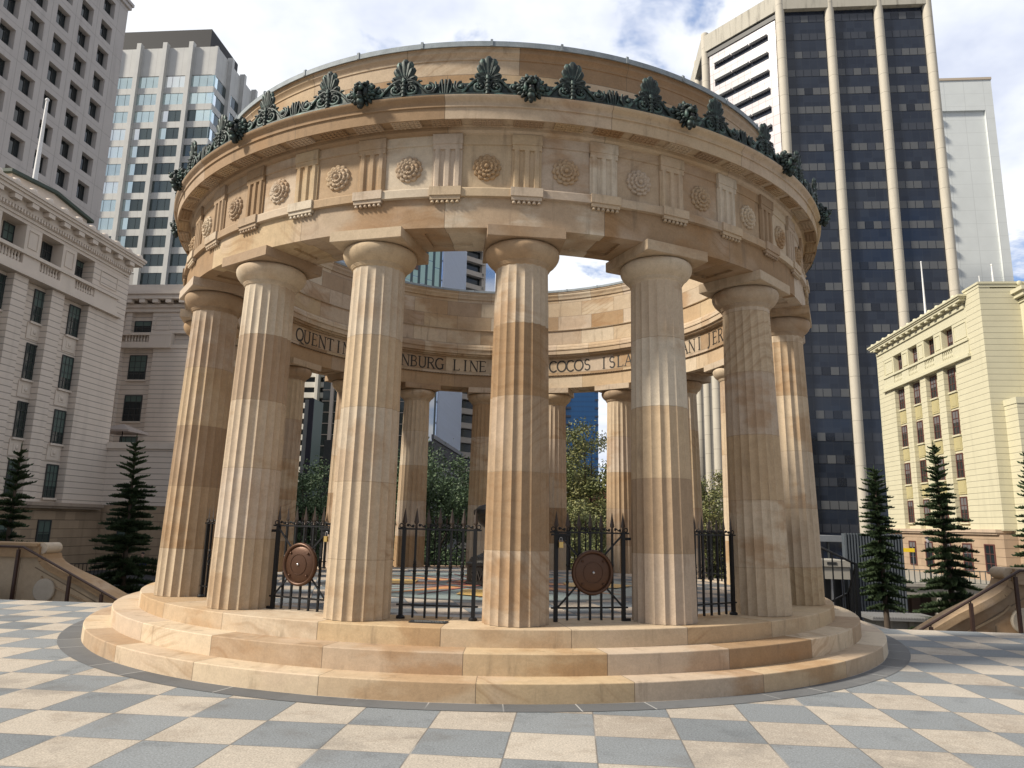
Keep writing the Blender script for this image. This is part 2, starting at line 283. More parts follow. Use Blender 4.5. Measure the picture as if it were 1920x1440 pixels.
# ------------------------------------------------------------------ mesh helpers
class MB:
    def __init__(s): s.v = []; s.f = []; s.mi = []; s.sm = []
    def add(s, vs, fs, mi=0, sm=False):
        o = len(s.v); s.v += [tuple(v) for v in vs]
        for f in fs: s.f.append(tuple(i+o for i in f)); s.mi.append(mi); s.sm.append(sm)
    def box(s, a, b, mi=0, M4=None):
        (x0, y0, z0), (x1, y1, z1) = a, b
        if x0 > x1: x0, x1 = x1, x0
        if y0 > y1: y0, y1 = y1, y0
        if z0 > z1: z0, z1 = z1, z0
        vs = [Vector(p) for p in ((x0,y0,z0),(x1,y0,z0),(x1,y1,z0),(x0,y1,z0),(x0,y0,z1),(x1,y0,z1),(x1,y1,z1),(x0,y1,z1))]
        if M4 is not None: vs = [M4 @ v for v in vs]
        s.add(vs, [(3,2,1,0),(4,5,6,7),(0,1,5,4),(1,2,6,5),(2,3,7,6),(3,0,4,7)], mi)
    def bar(s, p, q, wd, ht=None, mi=0, upv=Vector((0,0,1))):
        p, q = Vector(p), Vector(q); d = (q-p)
        if d.length < 1e-6: return
        L = d.length; d.normalize()
        sd = d.cross(upv)
        if sd.length < 1e-3: sd = d.cross(Vector((0,1,0)))
        sd.normalize(); u = sd.cross(d); ht = ht or wd
        vs = [p+sd*(a*wd/2)+u*(b*ht/2) for a, b in ((-1,-1),(1,-1),(1,1),(-1,1))] + [q+sd*(a*wd/2)+u*(b*ht/2) for a, b in ((-1,-1),(1,-1),(1,1),(-1,1))]
        s.add(vs, [(0,1,2,3),(7,6,5,4),(0,4,5,1),(1,5,6,2),(2,6,7,3),(3,7,4,0)], mi)
    def tube(s, pts, r, k=6, mi=0, caps=True, sm=True):
        pts = [Vector(p) for p in pts]; n = len(pts); rs = r if isinstance(r, (list, tuple)) else [r]*n
        vs = []; prev = None
        for i, p in enumerate(pts):
            d = (pts[min(i+1, n-1)] - pts[max(i-1, 0)])
            d = d.normalized() if d.length > 1e-9 else Vector((0,0,1))
            if prev is None:
                a = d.orthogonal().normalized()
            else:
                a = prev - d*prev.dot(d); a = a.normalized() if a.length > 1e-6 else d.orthogonal().normalized()
            prev = a; b = d.cross(a)
            for j in range(k):
                t = 2*pi*j/k; vs.append(p + (a*cos(t) + b*sin(t))*rs[i])
        fs = [(i*k+j, i*k+(j+1) % k, (i+1)*k+(j+1) % k, (i+1)*k+j) for i in range(n-1) for j in range(k)]
        s.add(vs, fs, mi, sm)
        if caps: s.add([vs[j] for j in range(k)], [tuple(reversed(range(k)))], mi); s.add([vs[(n-1)*k+j] for j in range(k)], [tuple(range(k))], mi)
    def lathe(s, prof, k=48, mi=0, a0=0, a1=2*pi, weld=False, cx=0, cy=0):
        full = abs(a1-a0-2*pi) < 1e-6; kk = k if full else k+1
        def ring(r, z): return [(cx+r*cos(a0+(a1-a0)*j/k), cy+r*sin(a0+(a1-a0)*j/k), z) for j in range(kk)]
        if weld:
            vs = [v for r, z in prof for v in ring(r, z)]
            fs = [(i*kk+j, i*kk+(j+1) % kk, (i+1)*kk+(j+1) % kk, (i+1)*kk+j) for i in range(len(prof)-1) for j in range(k)]
            s.add(vs, fs, mi, True)
        else:
            for (r1, z1), (r2, z2) in zip(prof[:-1], prof[1:]):
                vs = ring(r1, z1) + ring(r2, z2)
                s.add(vs, [(j, (j+1) % kk, kk+(j+1) % kk, kk+j) for j in range(k)], mi, True)
    def ell(s, c, r, M3=None, k=10, n=7, mi=0):
        c = Vector(c); vs = []; fs = []
        for i in range(n+1):
            t = pi*i/n
            for j in range(k):
                p = 2*pi*j/k; v = Vector((r[0]*sin(t)*cos(p), r[1]*sin(t)*sin(p), r[2]*cos(t)))
                if M3 is not None: v = M3 @ v
                vs.append(c+v)
        for i in range(n):
            for j in range(k): fs.append((i*k+j, (i+1)*k+j, (i+1)*k+(j+1) % k, i*k+(j+1) % k))
        s.add(vs, fs, mi, True)
    def prism(s, poly, z0, z1, mi=0, M4=None):
        n = len(poly); vs = [Vector((x, y, z0)) for x, y in poly] + [Vector((x, y, z1)) for x, y in poly]
        if M4 is not None: vs = [M4 @ v for v in vs]
        s.add(vs, [tuple(reversed(range(n))), tuple(range(n, 2*n))] + [(i, (i+1) % n, n+(i+1) % n, n+i) for i in range(n)], mi)
    def xf(s, M4): s.v = [tuple(M4 @ Vector(v)) for v in s.v]; return s
    def build(s, name, mats, parent=None, loc=None, rotz=None):
        me = bpy.data.meshes.new(name); me.from_pydata(s.v, [], s.f)
        for mm in (mats if isinstance(mats, (list, tuple)) else [mats]): me.materials.append(mm)
        me.polygons.foreach_set('material_index', s.mi); me.polygons.foreach_set('use_smooth', s.sm); me.update()
        o = bpy.data.objects.new(name, me); COL.objects.link(o)
        if parent is not None: o.parent = parent
        if loc is not None: o.location = loc
        if rotz is not None: o.rotation_euler[2] = rotz
        return o
def empty(name, loc=(0, 0, 0), rz=0):
    o = bpy.data.objects.new(name, None); COL.objects.link(o); o.location = loc; o.rotation_euler = (0, 0, rz); o.empty_display_size = 0.3; return o
def tag(o, label=None, cat=None, group=None, kind=None):
    for k, v in (('label', label), ('category', cat), ('group', group), ('kind', kind)):
        if v: o[k] = v
    return o
def copy_tree(o, parent=None):
    c = o.copy(); COL.objects.link(c)
    if parent is not None: c.parent = parent
    for ch in list(o.children):
        if ch.parent == o: copy_tree(ch, c)
    return c
def GW(a, b, z=0.0): return Vector((a*cos(GA) - b*sin(GA), a*sin(GA) + b*cos(GA), z))
def groot(name, a, b, z=0.0): return empty(name, GW(a, b, z), GA)
def Rz(a): return Matrix.Rotation(a, 4, 'Z')
# ================================================================== SETTING: ground
mb = MB(); mb.box((-600, -300, -5.4), (600, 900, -5.0)); 
o = mb.build('ground', plain('lower_square_paving', (.20, .19, .175), 0.85, 0, 0.2, 0.2, 0.6, 0.1, 20)); tag(o, kind='structure')
# plaza slab: straight far edge at b=0.26 left and right, a round apron behind the rotunda
mb = MB(); poly = []
for a, b in ((-42, 0.26), (-42, -42), (42, -42), (42, 0.26)): p = GW(a, b); poly.append((p.x, p.y))
rr = 6.75; t1 = math.asin(0.26/rr)
for i in range(0, 41):
    t = t1 + (pi-2*t1)*i/40; p = GW(rr*cos(t), rr*sin(t)); poly.append((p.x, p.y))
mb.prism(poly, -5.0, 0.0); o = mb.build('plaza', M['plaza']); tag(o, kind='structure')
mb = MB(); mb.lathe([(6.114, .004), (6.385, .004)], 160); o = mb.build('ring_paving', M['darkring']); tag(o, kind='structure')
asph = plain('asphalt', (.055, .055, .058), 0.9, 0, 0.2, 0.2, 1.5, 0.2, 60)
conc = plain('pale_concrete', (.29, .27, .235), 0.8, 0, 0.2, 0.18, 1.2, 0.15, 40, 0.35, (.17, .15, .13))
mb = MB(); mb.box((-31.9, 2, -5.0), (-19.5, 60, -2.32)); mb.box((-31.8, 2.2, -2.32), (-29.6, 60, -2.2))
o = mb.build('side_street_left', asph); o.rotation_euler[2] = GA; tag(o, kind='structure')
# ================================================================== ROTUNDA
rot = empty('rotunda'); tag(rot, 'round open sandstone colonnade on three steps, its cornice crested with dark bronze', 'monument')
def part(mb, name, mt, parent=rot, **k): return mb.build(name, mt, parent, **k)
for r_o, r_i, za, zb in ((6.114, 5.6, 0.0, .1785), (5.80, 5.3, .1785, .380), (5.471, 4.60, .380, .5585)):
    mb = MB(); mb.lathe([(r_o+.004, za), (r_o, zb-.010)], 200)
    mb.lathe([(r_o, zb-.010), (r_o-.002, zb-.004), (r_o-.006, zb-.001), (r_o-.012, zb)], 200, weld=True)
    mb.lathe([(r_o-.012, zb), (r_i, zb)], 200); o = part(mb, 'step', M['step'])
# inner floor with mosaic
mb = MB(); Z0 = .5585
mb.lathe([(4.60, Z0), (4.42, Z0)], 96, 2); mb.lathe([(4.42, Z0), (0.0, Z0)], 96, 0)
mb.lathe([(2.88, Z0+.004), (2.72, Z0+.004)], 96, 3); mb.lathe([(2.72, Z0+.004), (0.01, Z0+.004)], 96, 1)
def ray_poly(az, r0_, r1_, w0, w1, z, mi):
    c_, s_ = cos(az), sin(az); pts = [(r0_, -w0), (r1_, -w1), (r1_, w1), (r0_, w0)]
    mb.add([(x*c_-y*s_, x*s_+y*c_, z) for x, y in pts], [(0, 1, 2, 3)], mi)
for k in range(16):
    az = 2*pi*k/16 + .13
    ray_poly(az, .4, 2.55 if k % 2 == 0 else 1.9, .26 if k % 2 == 0 else .12, .02, Z0+.008, 4 if k % 2 == 0 else 6)
    ray_poly(az+pi/16, .4, 2.4, .05, .02, Z0+.012, 5)
mb.lathe([(.95, Z0+.016), (.78, Z0+.016)], 64, 3)
for k in range(4):
    az = -pi/2 + .02 + k*pi/2
    c_, s_ = cos(az), sin(az)
    mb.add([(x*c_-y*s_, x*s_+y*c_, Z0+.020) for x, y in ((1.3, -.45), (2.1, -.55), (2.5, 0), (2.1, .5), (1.3, .4))], [(0, 1, 2, 3, 4)], 7)
part(mb, 'inner_floor', [M['inner'], M['mos_green'], M['darkring'], M['mos_dark'], M['mos_orange'], M['mos_red'], M['mos_purple'], M['mos_yellow']])
# columns
PHI = R(-86.89); ZN = 4.512
HS = 4.50 - .5585
def shaft_mesh():
    mb = MB(); NF, S = 20, 7
    zs = [0, .02, .5, 1.0, 1.5, 2.0, 2.5, 3.0, 3.4, 3.75, HS-.05, HS]
    for k in range(NF):
        vs = []
        for z in zs:
            t = z/HS; rad = .3615 - (.3615-.308)*(t**1.25)
            for j in range(S+1):
                u = j/S; a = 2*pi*(k+u)/NF
                dep = .025*rad/.36*(1-(2*u-1)**2)
                if z > HS-.06: dep *= .5 if z < HS-.01 else 0.1
                vs.append(((rad-dep)*cos(a), (rad-dep)*sin(a), z))
        n_ = S+1
        mb.add(vs, [(i*n_+j, i*n_+j+1, (i+1)*n_+j+1, (i+1)*n_+j) for i in range(len(zs)-1) for j in range(S)], 0, True)
    return mb
def capital_mesh():
    mb = MB()
    mb.lathe([(.300, HS-.02), (.308, HS), (.315, HS+.012)], 64, weld=True)
    z = HS+.012; r_ = .315
    for k in range(3):
        mb.lathe([(r_, z), (r_+.008, z+.001), (r_+.010, z+.011), (r_+.006, z+.012)], 64); z += .012; r_ += .007
    prof = [(r_, z), (.358, z+.018), (.388, z+.042), (.412, z+.072), (.430, z+.105), (.438, z+.138), (.437, z+.165), (.428, z+.188), (.405, z+.207)]
    mb.lathe(prof, 64, weld=True)
    return mb
def abacus_mesh():
    mb = MB(); hw = .445; za, zb = 4.76-.5585, 4.889-.5585; b = .006
    mb.box((-hw, -hw, za+b), (hw, hw, zb)); mb.prism([(-hw+b, -hw+b), (hw-b, -hw+b), (hw-b, hw-b), (-hw+b, hw-b)], za, za+b-.0005)
    return mb
col0 = None
for k in range(18):
    az = PHI + R(20)*k
    if col0 is None:
        col0 = part(shaft_mesh(), 'column', M['column']); part(capital_mesh(), 'capital', M['capital'], col0); part(abacus_mesh(), 'abacus', M['capital'], col0); o = col0
    else: o = copy_tree(col0, rot)
    o.location = (5*cos(az), 5*sin(az), .5585)
    # a slight inward lean, turned to face the centre
    tilt = math.atan(.053/(ZN-.5585))
    o.rotation_euler = (Matrix.Rotation(tilt, 3, Vector((sin(az), -cos(az), 0))) @ Matrix.Rotation(az + 0.02, 3, 'Z')).to_euler()
# architrave + soffit panels
mb = MB(); RO, RI, ZA = 5.32, 4.595, 4.889
mb.lathe([(RO, ZA), (RO, 5.253)], 216); mb.lathe([(RI, 5.19), (RI, ZA)], 216)
for k in range(18):
    a0 = PHI + R(20)*k; a1 = a0 + R(20); nseg = 10
    A = [a0 + (a1-a0)*j/nseg for j in range(nseg+1)]
    q0, q1 = a0 + R(7.0), a0 + R(13.0)
    B = [q0 + (q1-q0)*j/6 for j in range(7)]; ra, rb = RI+.14, RO-.16; zc = ZA+.03
    P = lambda r_, t, z: (r_*cos(t), r_*sin(t), z)
    def strip(ts, r1, r2, z):
        vs = [P(r1, t, z) for t in ts] + [P(r2, t, z) for t in ts]; n_ = len(ts)
        mb.add(vs, [(j, n_+j, n_+j+1, j+1) for j in range(n_-1)], 0)
    L1 = [a0 + (q0-a0)*j/5 for j in range(6)]; L2 = [q1 + (a1-q1)*j/5 for j in range(6)]
    strip(L1, RI, RO, ZA); strip(L2, RI, RO, ZA); strip(B, RI, ra, ZA); strip(B, rb, RO, ZA); strip(B, ra, rb, zc)
    for rr_ in (ra, rb):
        vs = [P(rr_, t, ZA) for t in B] + [P(rr_, t, zc) for t in B]; mb.add(vs, [(j, j+1, 8+j, 7+j) for j in range(6)])
    for t in (q0, q1): mb.add([P(ra, t, ZA), P(rb, t, ZA), P(rb, t, zc), P(ra, t, zc)], [(0, 1, 2, 3)])
part(mb, 'architrave', M['arch'])
mb = MB(); mb.lathe([(5.32, 5.253), (5.372, 5.253), (5.372, 5.345), (5.362, 5.361), (5.28, 5.361)], 216); part(mb, 'taenia', M['frieze'])
mb = MB(); mb.lathe([(5.28, 5.361), (5.28, 5.925), (5.296, 5.93), (5.296, 6.062), (5.29, 6.062)], 216); part(mb, 'frieze', M['frieze'])
mb = MB()
mb.lathe([(5.29, 6.045), (5.325, 6.06), (5.345, 6.085), (5.345, 6.125), (5.38, 6.125), (5.38, 6.140), (5.53, 6.140), (5.53, 6.112), (5.55, 6.108)], 216)
mb.lathe([(5.55, 6.108), (5.557, 6.245), (5.575, 6.247), (5.575, 6.262), (5.565, 6.270), (5.565, 6.30)], 216)
mb.lathe([(5.565, 6.30), (5.575, 6.318), (5.60, 6.332), (5.618, 6.348), (5.62, 6.37)], 216, weld=True)
mb.lathe([(5.62, 6.37), (5.60, 6.378), (4.95, 6.46)], 216); part(mb, 'cornice', M['cornice'])
mb = MB()
mb.lathe([(4.95, 6.42), (4.95, 7.262), (4.962, 7.268), (4.962, 7.290)], 216)
mb.lathe([(4.962, 7.290), (4.972, 7.315), (4.992, 7.335), (5.0, 7.345)], 216, weld=True)
mb.lathe([(5.0, 7.345), (5.0, 7.40), (5.012, 7.405), (5.012, 7.425)], 216); part(mb, 'parapet', M['parapet'])
mb = MB()   # lining of the ring seen across the court
mb.lathe([(4.595, 5.188), (4.572, 5.192), (4.572, 5.206), (4.582, 5.212), (4.582, 5.225), (4.6, 5.228), (4.6, 5.62)], 216)
mb.lathe([(4.6, 5.62), (4.575, 5.628), (4.575, 5.66), (4.50, 5.665), (4.50, 5.70), (4.455, 5.705), (4.455, 5.80), (4.438, 5.806), (4.438, 5.835), (4.455, 5.86), (4.455, 5.885)], 216)
mb.lathe([(4.455, 5.885), (4.47, 5.92), (4.50, 5.945), (4.52, 5.95), (4.55, 5.955), (4.62, 5.99), (4.62, 6.335), (4.588, 6.342), (4.588, 6.362), (4.635, 6.38), (4.635, 7.145), (4.61, 7.152), (4.60, 7.20), (4.575, 7.25), (4.575, 7.30), (4.56, 7.305), (4.56, 7.345)], 216)
part(mb, 'inner_entablature', M['innerwall'])
n = mat('rope_moulding_stone'); x, y, z = n.xyz(n.obj)
f = n.m('FRACT', n.m('ADD', n.m('MULTIPLY', n.m('ARCTAN2', y, x), 420/(2*pi)), n.m('ADD', n.m('MULTIPLY', z, 30.0), 500.0)))
c = n.mix(n.sstep(0.3, 0.6, f), (.05, .035, .022), (.24, .17, .11)); setp(n, col=c, rough=.9, normal=bump(n, f, .6, .01))
mb = MB(); mb.lathe([(4.585, 5.190), (4.562, 5.192), (4.556, 5.199), (4.562, 5.206), (4.585, 5.209)], 216, weld=True); part(mb, 'rope_moulding', n.mat)
mb = MB()
mb.lathe([(5.015, 7.41), (5.045, 7.40), (5.045, 7.468), (5.03, 7.480), (4.63, 7.400), (4.545, 7.385), (4.545, 7.335), (4.57, 7.335)], 216)
for k in range(36):
    t = R(-91.9 + 10.2*0 + 10*k); mb.box((-.012, -.015, -.075), (.008, .015, .010), 0, Matrix.Translation((5.045, 0, 7.475)) if False else Rz(t) @ Matrix.Translation((5.047, 0, 7.475)))
    mb.box((-.25, -.013, -.003), (.25, .013, .012), 0, Rz(t) @ Matrix.Translation((4.80, 0, 7.437)) @ Matrix.Rotation(R(-11.5), 4, 'Y'))
    mb.box((-.004, -.013, 0), (.006, .013, .055), 0, Rz(t) @ Matrix.Translation((4.543, 0, 7.335)))
part(mb, 'lead_coping', M['lead'])
# triglyphs, regulae, rosettes, mutules
def ring_copies(first, n, a0, step, r_, z):
    for k in range(n):
        o = first if k == 0 else copy_tree(first, rot)
        t = R(a0 + step*k); o.location = (r_*cos(t), r_*sin(t), z); o.rotation_euler = (0, 0, t)
mb = MB(); hw = .172
for y0, y1 in ((-.172, -.148), (-.105, -.055), (-.022+.0, .022), (.055, .105), (.148, .172)): pass
bars = [(-.165, -.132), (-.088, -.044), (.0-.022, .022), (.044, .088), (.132, .165)]
mb.box((-.03, -hw, 0), (.022, hw, .565))
for y0, y1 in [(-.158, -.078), (-.040, .040), (.078, .158)]:
    mb.add([(.022, y0, 0), (.046, y0+.017, 0), (.046, y1-.017, 0), (.022, y1, 0), (.022, y0, .50), (.046, y0+.017, .50), (.046, y1-.017, .50), (.022, y1, .50)],
           [(0, 1, 5, 4), (1, 2, 6, 5), (2, 3, 7, 6), (3, 2, 1, 0), (4, 5, 6, 7)])
mb.box((.0, -hw, .50), (.047, hw, .565)); mb.box((0, -hw-.006, .565), (.056, hw+.006, .69))
ring_copies(part(mb, 'triglyph', M['carve']), 36, -86.9, 10, 5.275, 5.361)
mb = MB(); mb.box((-.03, -.185, .008), (.018, .185, .112)); mb.box((-.05, -.175, -.036), (.0, .175, .004))
for j in range(6):
    y = -.145 + .058*j; mb.lathe([(.014, -.036), (.023, -.070), (.0, -.071)], 10, cx=-.022, cy=y)
ring_copies(part(mb, 'regula', M['carve']), 36, -86.9, 10, 5.372, 5.252)
mb = MB()
mb = MB(); NS = 144
def scallop(n_, R_, amp, layers, ph=0.0):
    rings = []
    for rf, x in layers:
        rings.append([(x - (.006*abs(sin(n_*(2*pi*j/NS+ph)/2))**4 if rf > .3 else 0), R_*rf*(1-amp+amp*abs(cos(n_*(2*pi*j/NS+ph)/2))**.6)*cos(2*pi*j/NS), R_*rf*(1-amp+amp*abs(cos(n_*(2*pi*j/NS+ph)/2))**.6)*sin(2*pi*j/NS)) for j in range(NS)])
    vs = [v for r_ in rings for v in r_]
    mb.add(vs, [(i*NS+j, i*NS+(j+1) % NS, (i+1)*NS+(j+1) % NS, (i+1)*NS+j) for i in range(len(layers)-1) for j in range(NS)], 0, True)
scallop(12, .166, .14, [(1.0, -.01), (1.0, .014), (.97, .026), (.90, .032), (.78, .024), (.66, .018)])
scallop(12, .128, .16, [(1.0, .012), (1.0, .036), (.95, .050), (.86, .055), (.70, .044), (.55, .036)], pi/12)
scallop(12, .080, .12, [(1.0, .030), (1.0, .054), (.92, .066), (.75, .064), (.62, .048), (.0, .044)])
mb.ell((.052, 0, 0), (.034, .028, .028))
ring_copies(part(mb, 'rosette', M['carve']), 36, -91.9, 10, 5.28, 5.64)
mb = MB(); mb.box((0, -.172, -.022), (.145, .172, .02))
for i in range(3):
    for j in range(6): mb.lathe([(.013, -.022), (.016, -.034), (0, -.035)], 8, cx=.027+.045*i, cy=-.14+.056*j)
ring_copies(part(mb, 'mutule', M['mutule']), 72, -86.9, 5, 5.382, 6.132)
# bronze cresting
cr = MB(); cr.lathe([(5.577, 6.382), (5.577, 6.535), (5.565, 6.545), (5.55, 6.535), (5.55, 6.385)], 216)
cr.lathe([(5.575, 6.378), (5.605, 6.380), (5.605, 6.40), (5.575, 6.405)], 216)
crest = part(cr, 'bronze_cresting', M['bronze'])
def spiral(c, r0_, turns, sgn, a0, k=22):
    return [(0, c[0] + sgn*r0_*(1-.62*i/k)*cos(a0+2*pi*turns*i/k), c[1] + r0_*(1-.62*i/k)*sin(a0+2*pi*turns*i/k)) for i in range(k+1)]
mb = MB()
for sgn in (-1, 1):
    c_ = (sgn*.098, .108)
    mb.tube(spiral(c_, .092, 1.3, sgn, pi*.5), [.024]*12 + [.020]*11, 7)
    for j in range(5):
        t = 2*pi*j/5; mb.ell((.016, c_[0]+.026*cos(t), c_[1]+.026*sin(t)), (.02, .018, .018), None, 6, 4)
    mb.tube([(.005, 0, .215), (.01, sgn*.06, .235), (.005, sgn*.12, .215), (0, sgn*.18, .175), (0, sgn*.235, .115), (0, sgn*.30, .028), (0, sgn*.37, .035), (0, sgn*.405, .10), (0, sgn*.392, .18)], [.020, .023, .022, .020, .018, .019, .019, .018, .012], 7)
    mb.tube(spiral((sgn*.315, .105), .068, 1.3, -sgn, pi*.5), .018, 6)
    mb.ell((.012, sgn*.315, .105), (.02, .03, .03), None, 7, 5)
    mb.tube([(0, sgn*.15, .185), (0, sgn*.19, .215), (.01, sgn*.225, .205)], [.014, .018, .010], 6)
mb.ell((-.012, 0, .14), (.014, .17, .11), None, 16, 8)
mb.tube([(.015, 0, .0), (.02, 0, .08), (.02, 0, .17), (.015, 0, .25)], [.030, .022, .024, .030], 8)
for z_ in (.05, .10, .15, .20): mb.ell((.028, 0, z_), (.026, .038, .014), None, 8, 4)
leaf = [(0, .31, .056), (23, .285, .050), (46, .225, .048), (72, .180, .044), (100, .150, .040)]
for ang_, L, wd in leaf:
    for sgn in ((1,) if ang_ == 0 else (-1, 1)):
        t = R(ang_)*sgn; base = (0, .215); pts = []; rs = []
        for i in range(9):
            u = i/8; bend = t*(1 - .28*u*(1 if ang_ < 50 else -.15)) 
            pts.append((-.01+.035*u*u, base[0] + sin(bend)*L*u*.92, base[1] + cos(bend)*L*u)); rs.append(wd*(.22+.78*sin(pi*min(1, u*.62+.05))**1.2) if i < 8 else wd*.35)
        o0 = len(mb.v); mb.tube(pts, rs, 8)
        for q in range(o0, len(mb.v)):
            x, y, z = mb.v[q]; mb.v[q] = (x*.55, y, z)
        pts2 = [(p[0]+.022, p[1], p[2]) for p in pts[1:8]]; mb.tube(pts2, .008, 5)
po = mb.build('palmette', M['bronze'], crest)
for k in range(36):
    o = po if k == 0 else copy_tree(po, crest); t = R(-91.9 + 10*k); o.location = (5.585*cos(t), 5.585*sin(t), 6.382); o.rotation_euler = (0, 0, t); o.scale = (.92, .95, .92)
mb = MB()
for y_ in (-.03, -.0, .03): mb.tube([(.0, y_*.7, .0), (.012, y_, .10), (.0, y_*1.5, .19)], [.012, .014, .018], 6)
for sgn in (-1, 1): mb.tube([(0, sgn*.05, .01), (0, sgn*.075, .10), (.0, sgn*.06, .17)], .012, 6)
so_ = mb.build('scroll_knot', M['bronze'], crest)
for k in range(18):
    o = so_ if k == 0 else copy_tree(so_, crest); t = R(-96.9 + 20*k); o.location = (5.585*cos(t), 5.585*sin(t), 6.385); o.rotation_euler = (0, 0, t)
mb = MB(); rnd = random.Random(3)   # lion head waterspout facing +x
mb.ell((.02, 0, .10), (.10, .115, .125), None, 14, 10)
for j in range(18):       # mane locks
    t = 2*pi*j/18; rr_ = .125 + rnd.uniform(-.01, .012)
    Mx = Matrix.Rotation(-t, 3, 'X'); mb.ell((.03+.015*(j % 2), rr_*sin(t), .09+rr_*cos(t)), (.035, .024, .045), Mx, 7, 5)
    mb.ell((.075, .09*sin(t+.2), .09+.095*cos(t+.2)), (.03, .02, .035), Mx, 7, 5)
mb.ell((.115, 0, .115), (.075, .058, .045), None, 10, 7)      # upper muzzle
mb.ell((.185, 0, .128), (.022, .026, .018), None, 8, 5)       # nose
for sgn in (-1, 1):
    mb.ell((.115, sgn*.050, .165), (.032, .036, .020), None, 8, 5)      # brow
    mb.ell((.165, sgn*.030, .095), (.032, .027, .026), None, 8, 5)      # lip
    mb.ell((.045, sgn*.095, .185), (.02, .025, .03), None, 8, 5)        # ear
    mb.ell((.115, sgn*.066, .06), (.035, .025, .055), None, 8, 5)       # cheek
mb.ell((.125, 0, .0), (.055, .042, .022), None, 10, 6)        # open lower jaw
mb.ell((.10, 0, -.045), (.05, .045, .05), None, 9, 6); mb.ell((.085, 0, -.085), (.035, .03, .04), None, 8, 5)   # beard
mb.ell((.120, 0, .045), (.045, .034, .034), None, 9, 6, 1)    # mouth cavity
lo = mb.build('lion_head', [M['bronze'], M['black']], crest)
for k in range(18):
    o = lo if k == 0 else copy_tree(lo, crest); t = R(-86.9 + 20*k); o.location = (5.585*cos(t), 5.585*sin(t), 6.375); o.rotation_euler = (0, 0, t)
# inscription in serif capitals built from strokes
def arc(cx, cy, rx, ry, a0, a1, n_=12): return [(cx+rx*cos(R(a0+(a1-a0)*i/n_)), cy+ry*sin(R(a0+(a1-a0)*i/n_))) for i in range(n_+1)]
TK, TN = .13, .065
GL = {
 'I': [([(.0, 0), (.0, 1)], TK)], 'L': [([(-.2, 0), (-.2, 1)], TK), ([(-.2, .03), (.25, .03), (.27, .16)], TN)],
 'E': [([(-.2, 0), (-.2, 1)], TK), ([(-.2, .97), (.22, .97), (.24, .85)], TN), ([(-.2, .52), (.16, .52)], TN), ([(-.2, .03), (.25, .03), (.27, .16)], TN)],
 'T': [([(0, 0), (0, 1)], TK), ([(-.33, .84), (-.31, .97), (.31, .97), (.33, .84)], TN)],
 'H': [([(-.27, 0), (-.27, 1)], TK), ([(.27, 0), (.27, 1)], TK), ([(-.27, .52), (.27, .52)], TN)],
 'N': [([(-.3, 0), (-.3, 1)], TN), ([(-.3, 1), (.3, 0)], TK), ([(.3, 0), (.3, 1)], TN)],
 'M': [([(-.38, 0), (-.32, 1)], TN), ([(-.32, 1), (0, .08)], TK), ([(0, .08), (.32, 1)], TN), ([(.32, 1), (.38, 0)], TK)],
 'A': [([(-.34, 0), (0, 1)], TN), ([(0, 1), (.34, 0)], TK), ([(-.2, .36), (.2, .36)], TN)],
 'U': [([(-.27, 1), (-.27, .3)] + arc(0, .3, .27, .29, 180, 360)[1:] + [(.27, 1)], TK*.85)],
 'J': [([(.05, 1), (.05, .1), (-.05, -.08), (-.16, -.1)], TK)],
 'C': [(arc(.05, .5, .38, .49, 48, 312, 20), TK)], 'O': [(arc(0, .5, .40, .48, 0, 360, 24), TK)],
 'Q': [(arc(0, .5, .40, .48, 0, 360, 24), TK), ([(.05, .12), (.25, -.1), (.5, -.16)], TK*.8)],
 'G': [(arc(.03, .5, .38, .49, 48, 300, 20), TK), ([(.3, .05), (.3, .45)], TK), ([(.16, .45), (.42, .45)], TN*.8)],
 'D': [([(-.3, 0), (-.3, 1)], TK), ([(-.3, .97)] + arc(-.12, .5, .46, .47, 90, -90, 16) + [(-.3, .03)], TK*.8)],
 'B': [([(-.22, 0), (-.22, 1)], TK), ([(-.22, .97)] + arc(-.02, .75, .22, .22, 90, -90, 10) + [(-.22, .53)], TN*1.3), ([(-.22, .53)] + arc(0, .28, .26, .25, 90, -90, 10) + [(-.22, .03)], TN*1.4)],
 'R': [([(-.24, 0), (-.24, 1)], TK), ([(-.24, .97)] + arc(-.02, .74, .24, .23, 90, -90, 10) + [(-.24, .51)], TN*1.3), ([(-.02, .5), (.32, 0)], TK)],
 'S': [(arc(0, .74, .22, .23, 35, 250, 12) + arc(0, .27, .24, .25, 75, -145, 12), TK*.9)]}
SERIF = {'I': [(0, 0), (0, 1)], 'L': [(-.2, 0), (-.2, 1)], 'E': [(-.2, 0), (-.2, 1)], 'T': [(0, 0)], 'H': [(-.27, 0), (-.27, 1), (.27, 0), (.27, 1)], 'N': [(-.3, 0), (-.33, 1), (.3, 1)],
  'M': [(-.38, 0), (.38, 0)], 'A': [(-.34, 0), (.34, 0)], 'U': [(-.27, 1), (.27, 1)], 'J': [(.05, 1)], 'D': [(-.3, 0), (-.3, 1)], 'B': [(-.22, 0), (-.22, 1)], 'R': [(-.24, 0), (-.24, 1), (.32, 0)]}
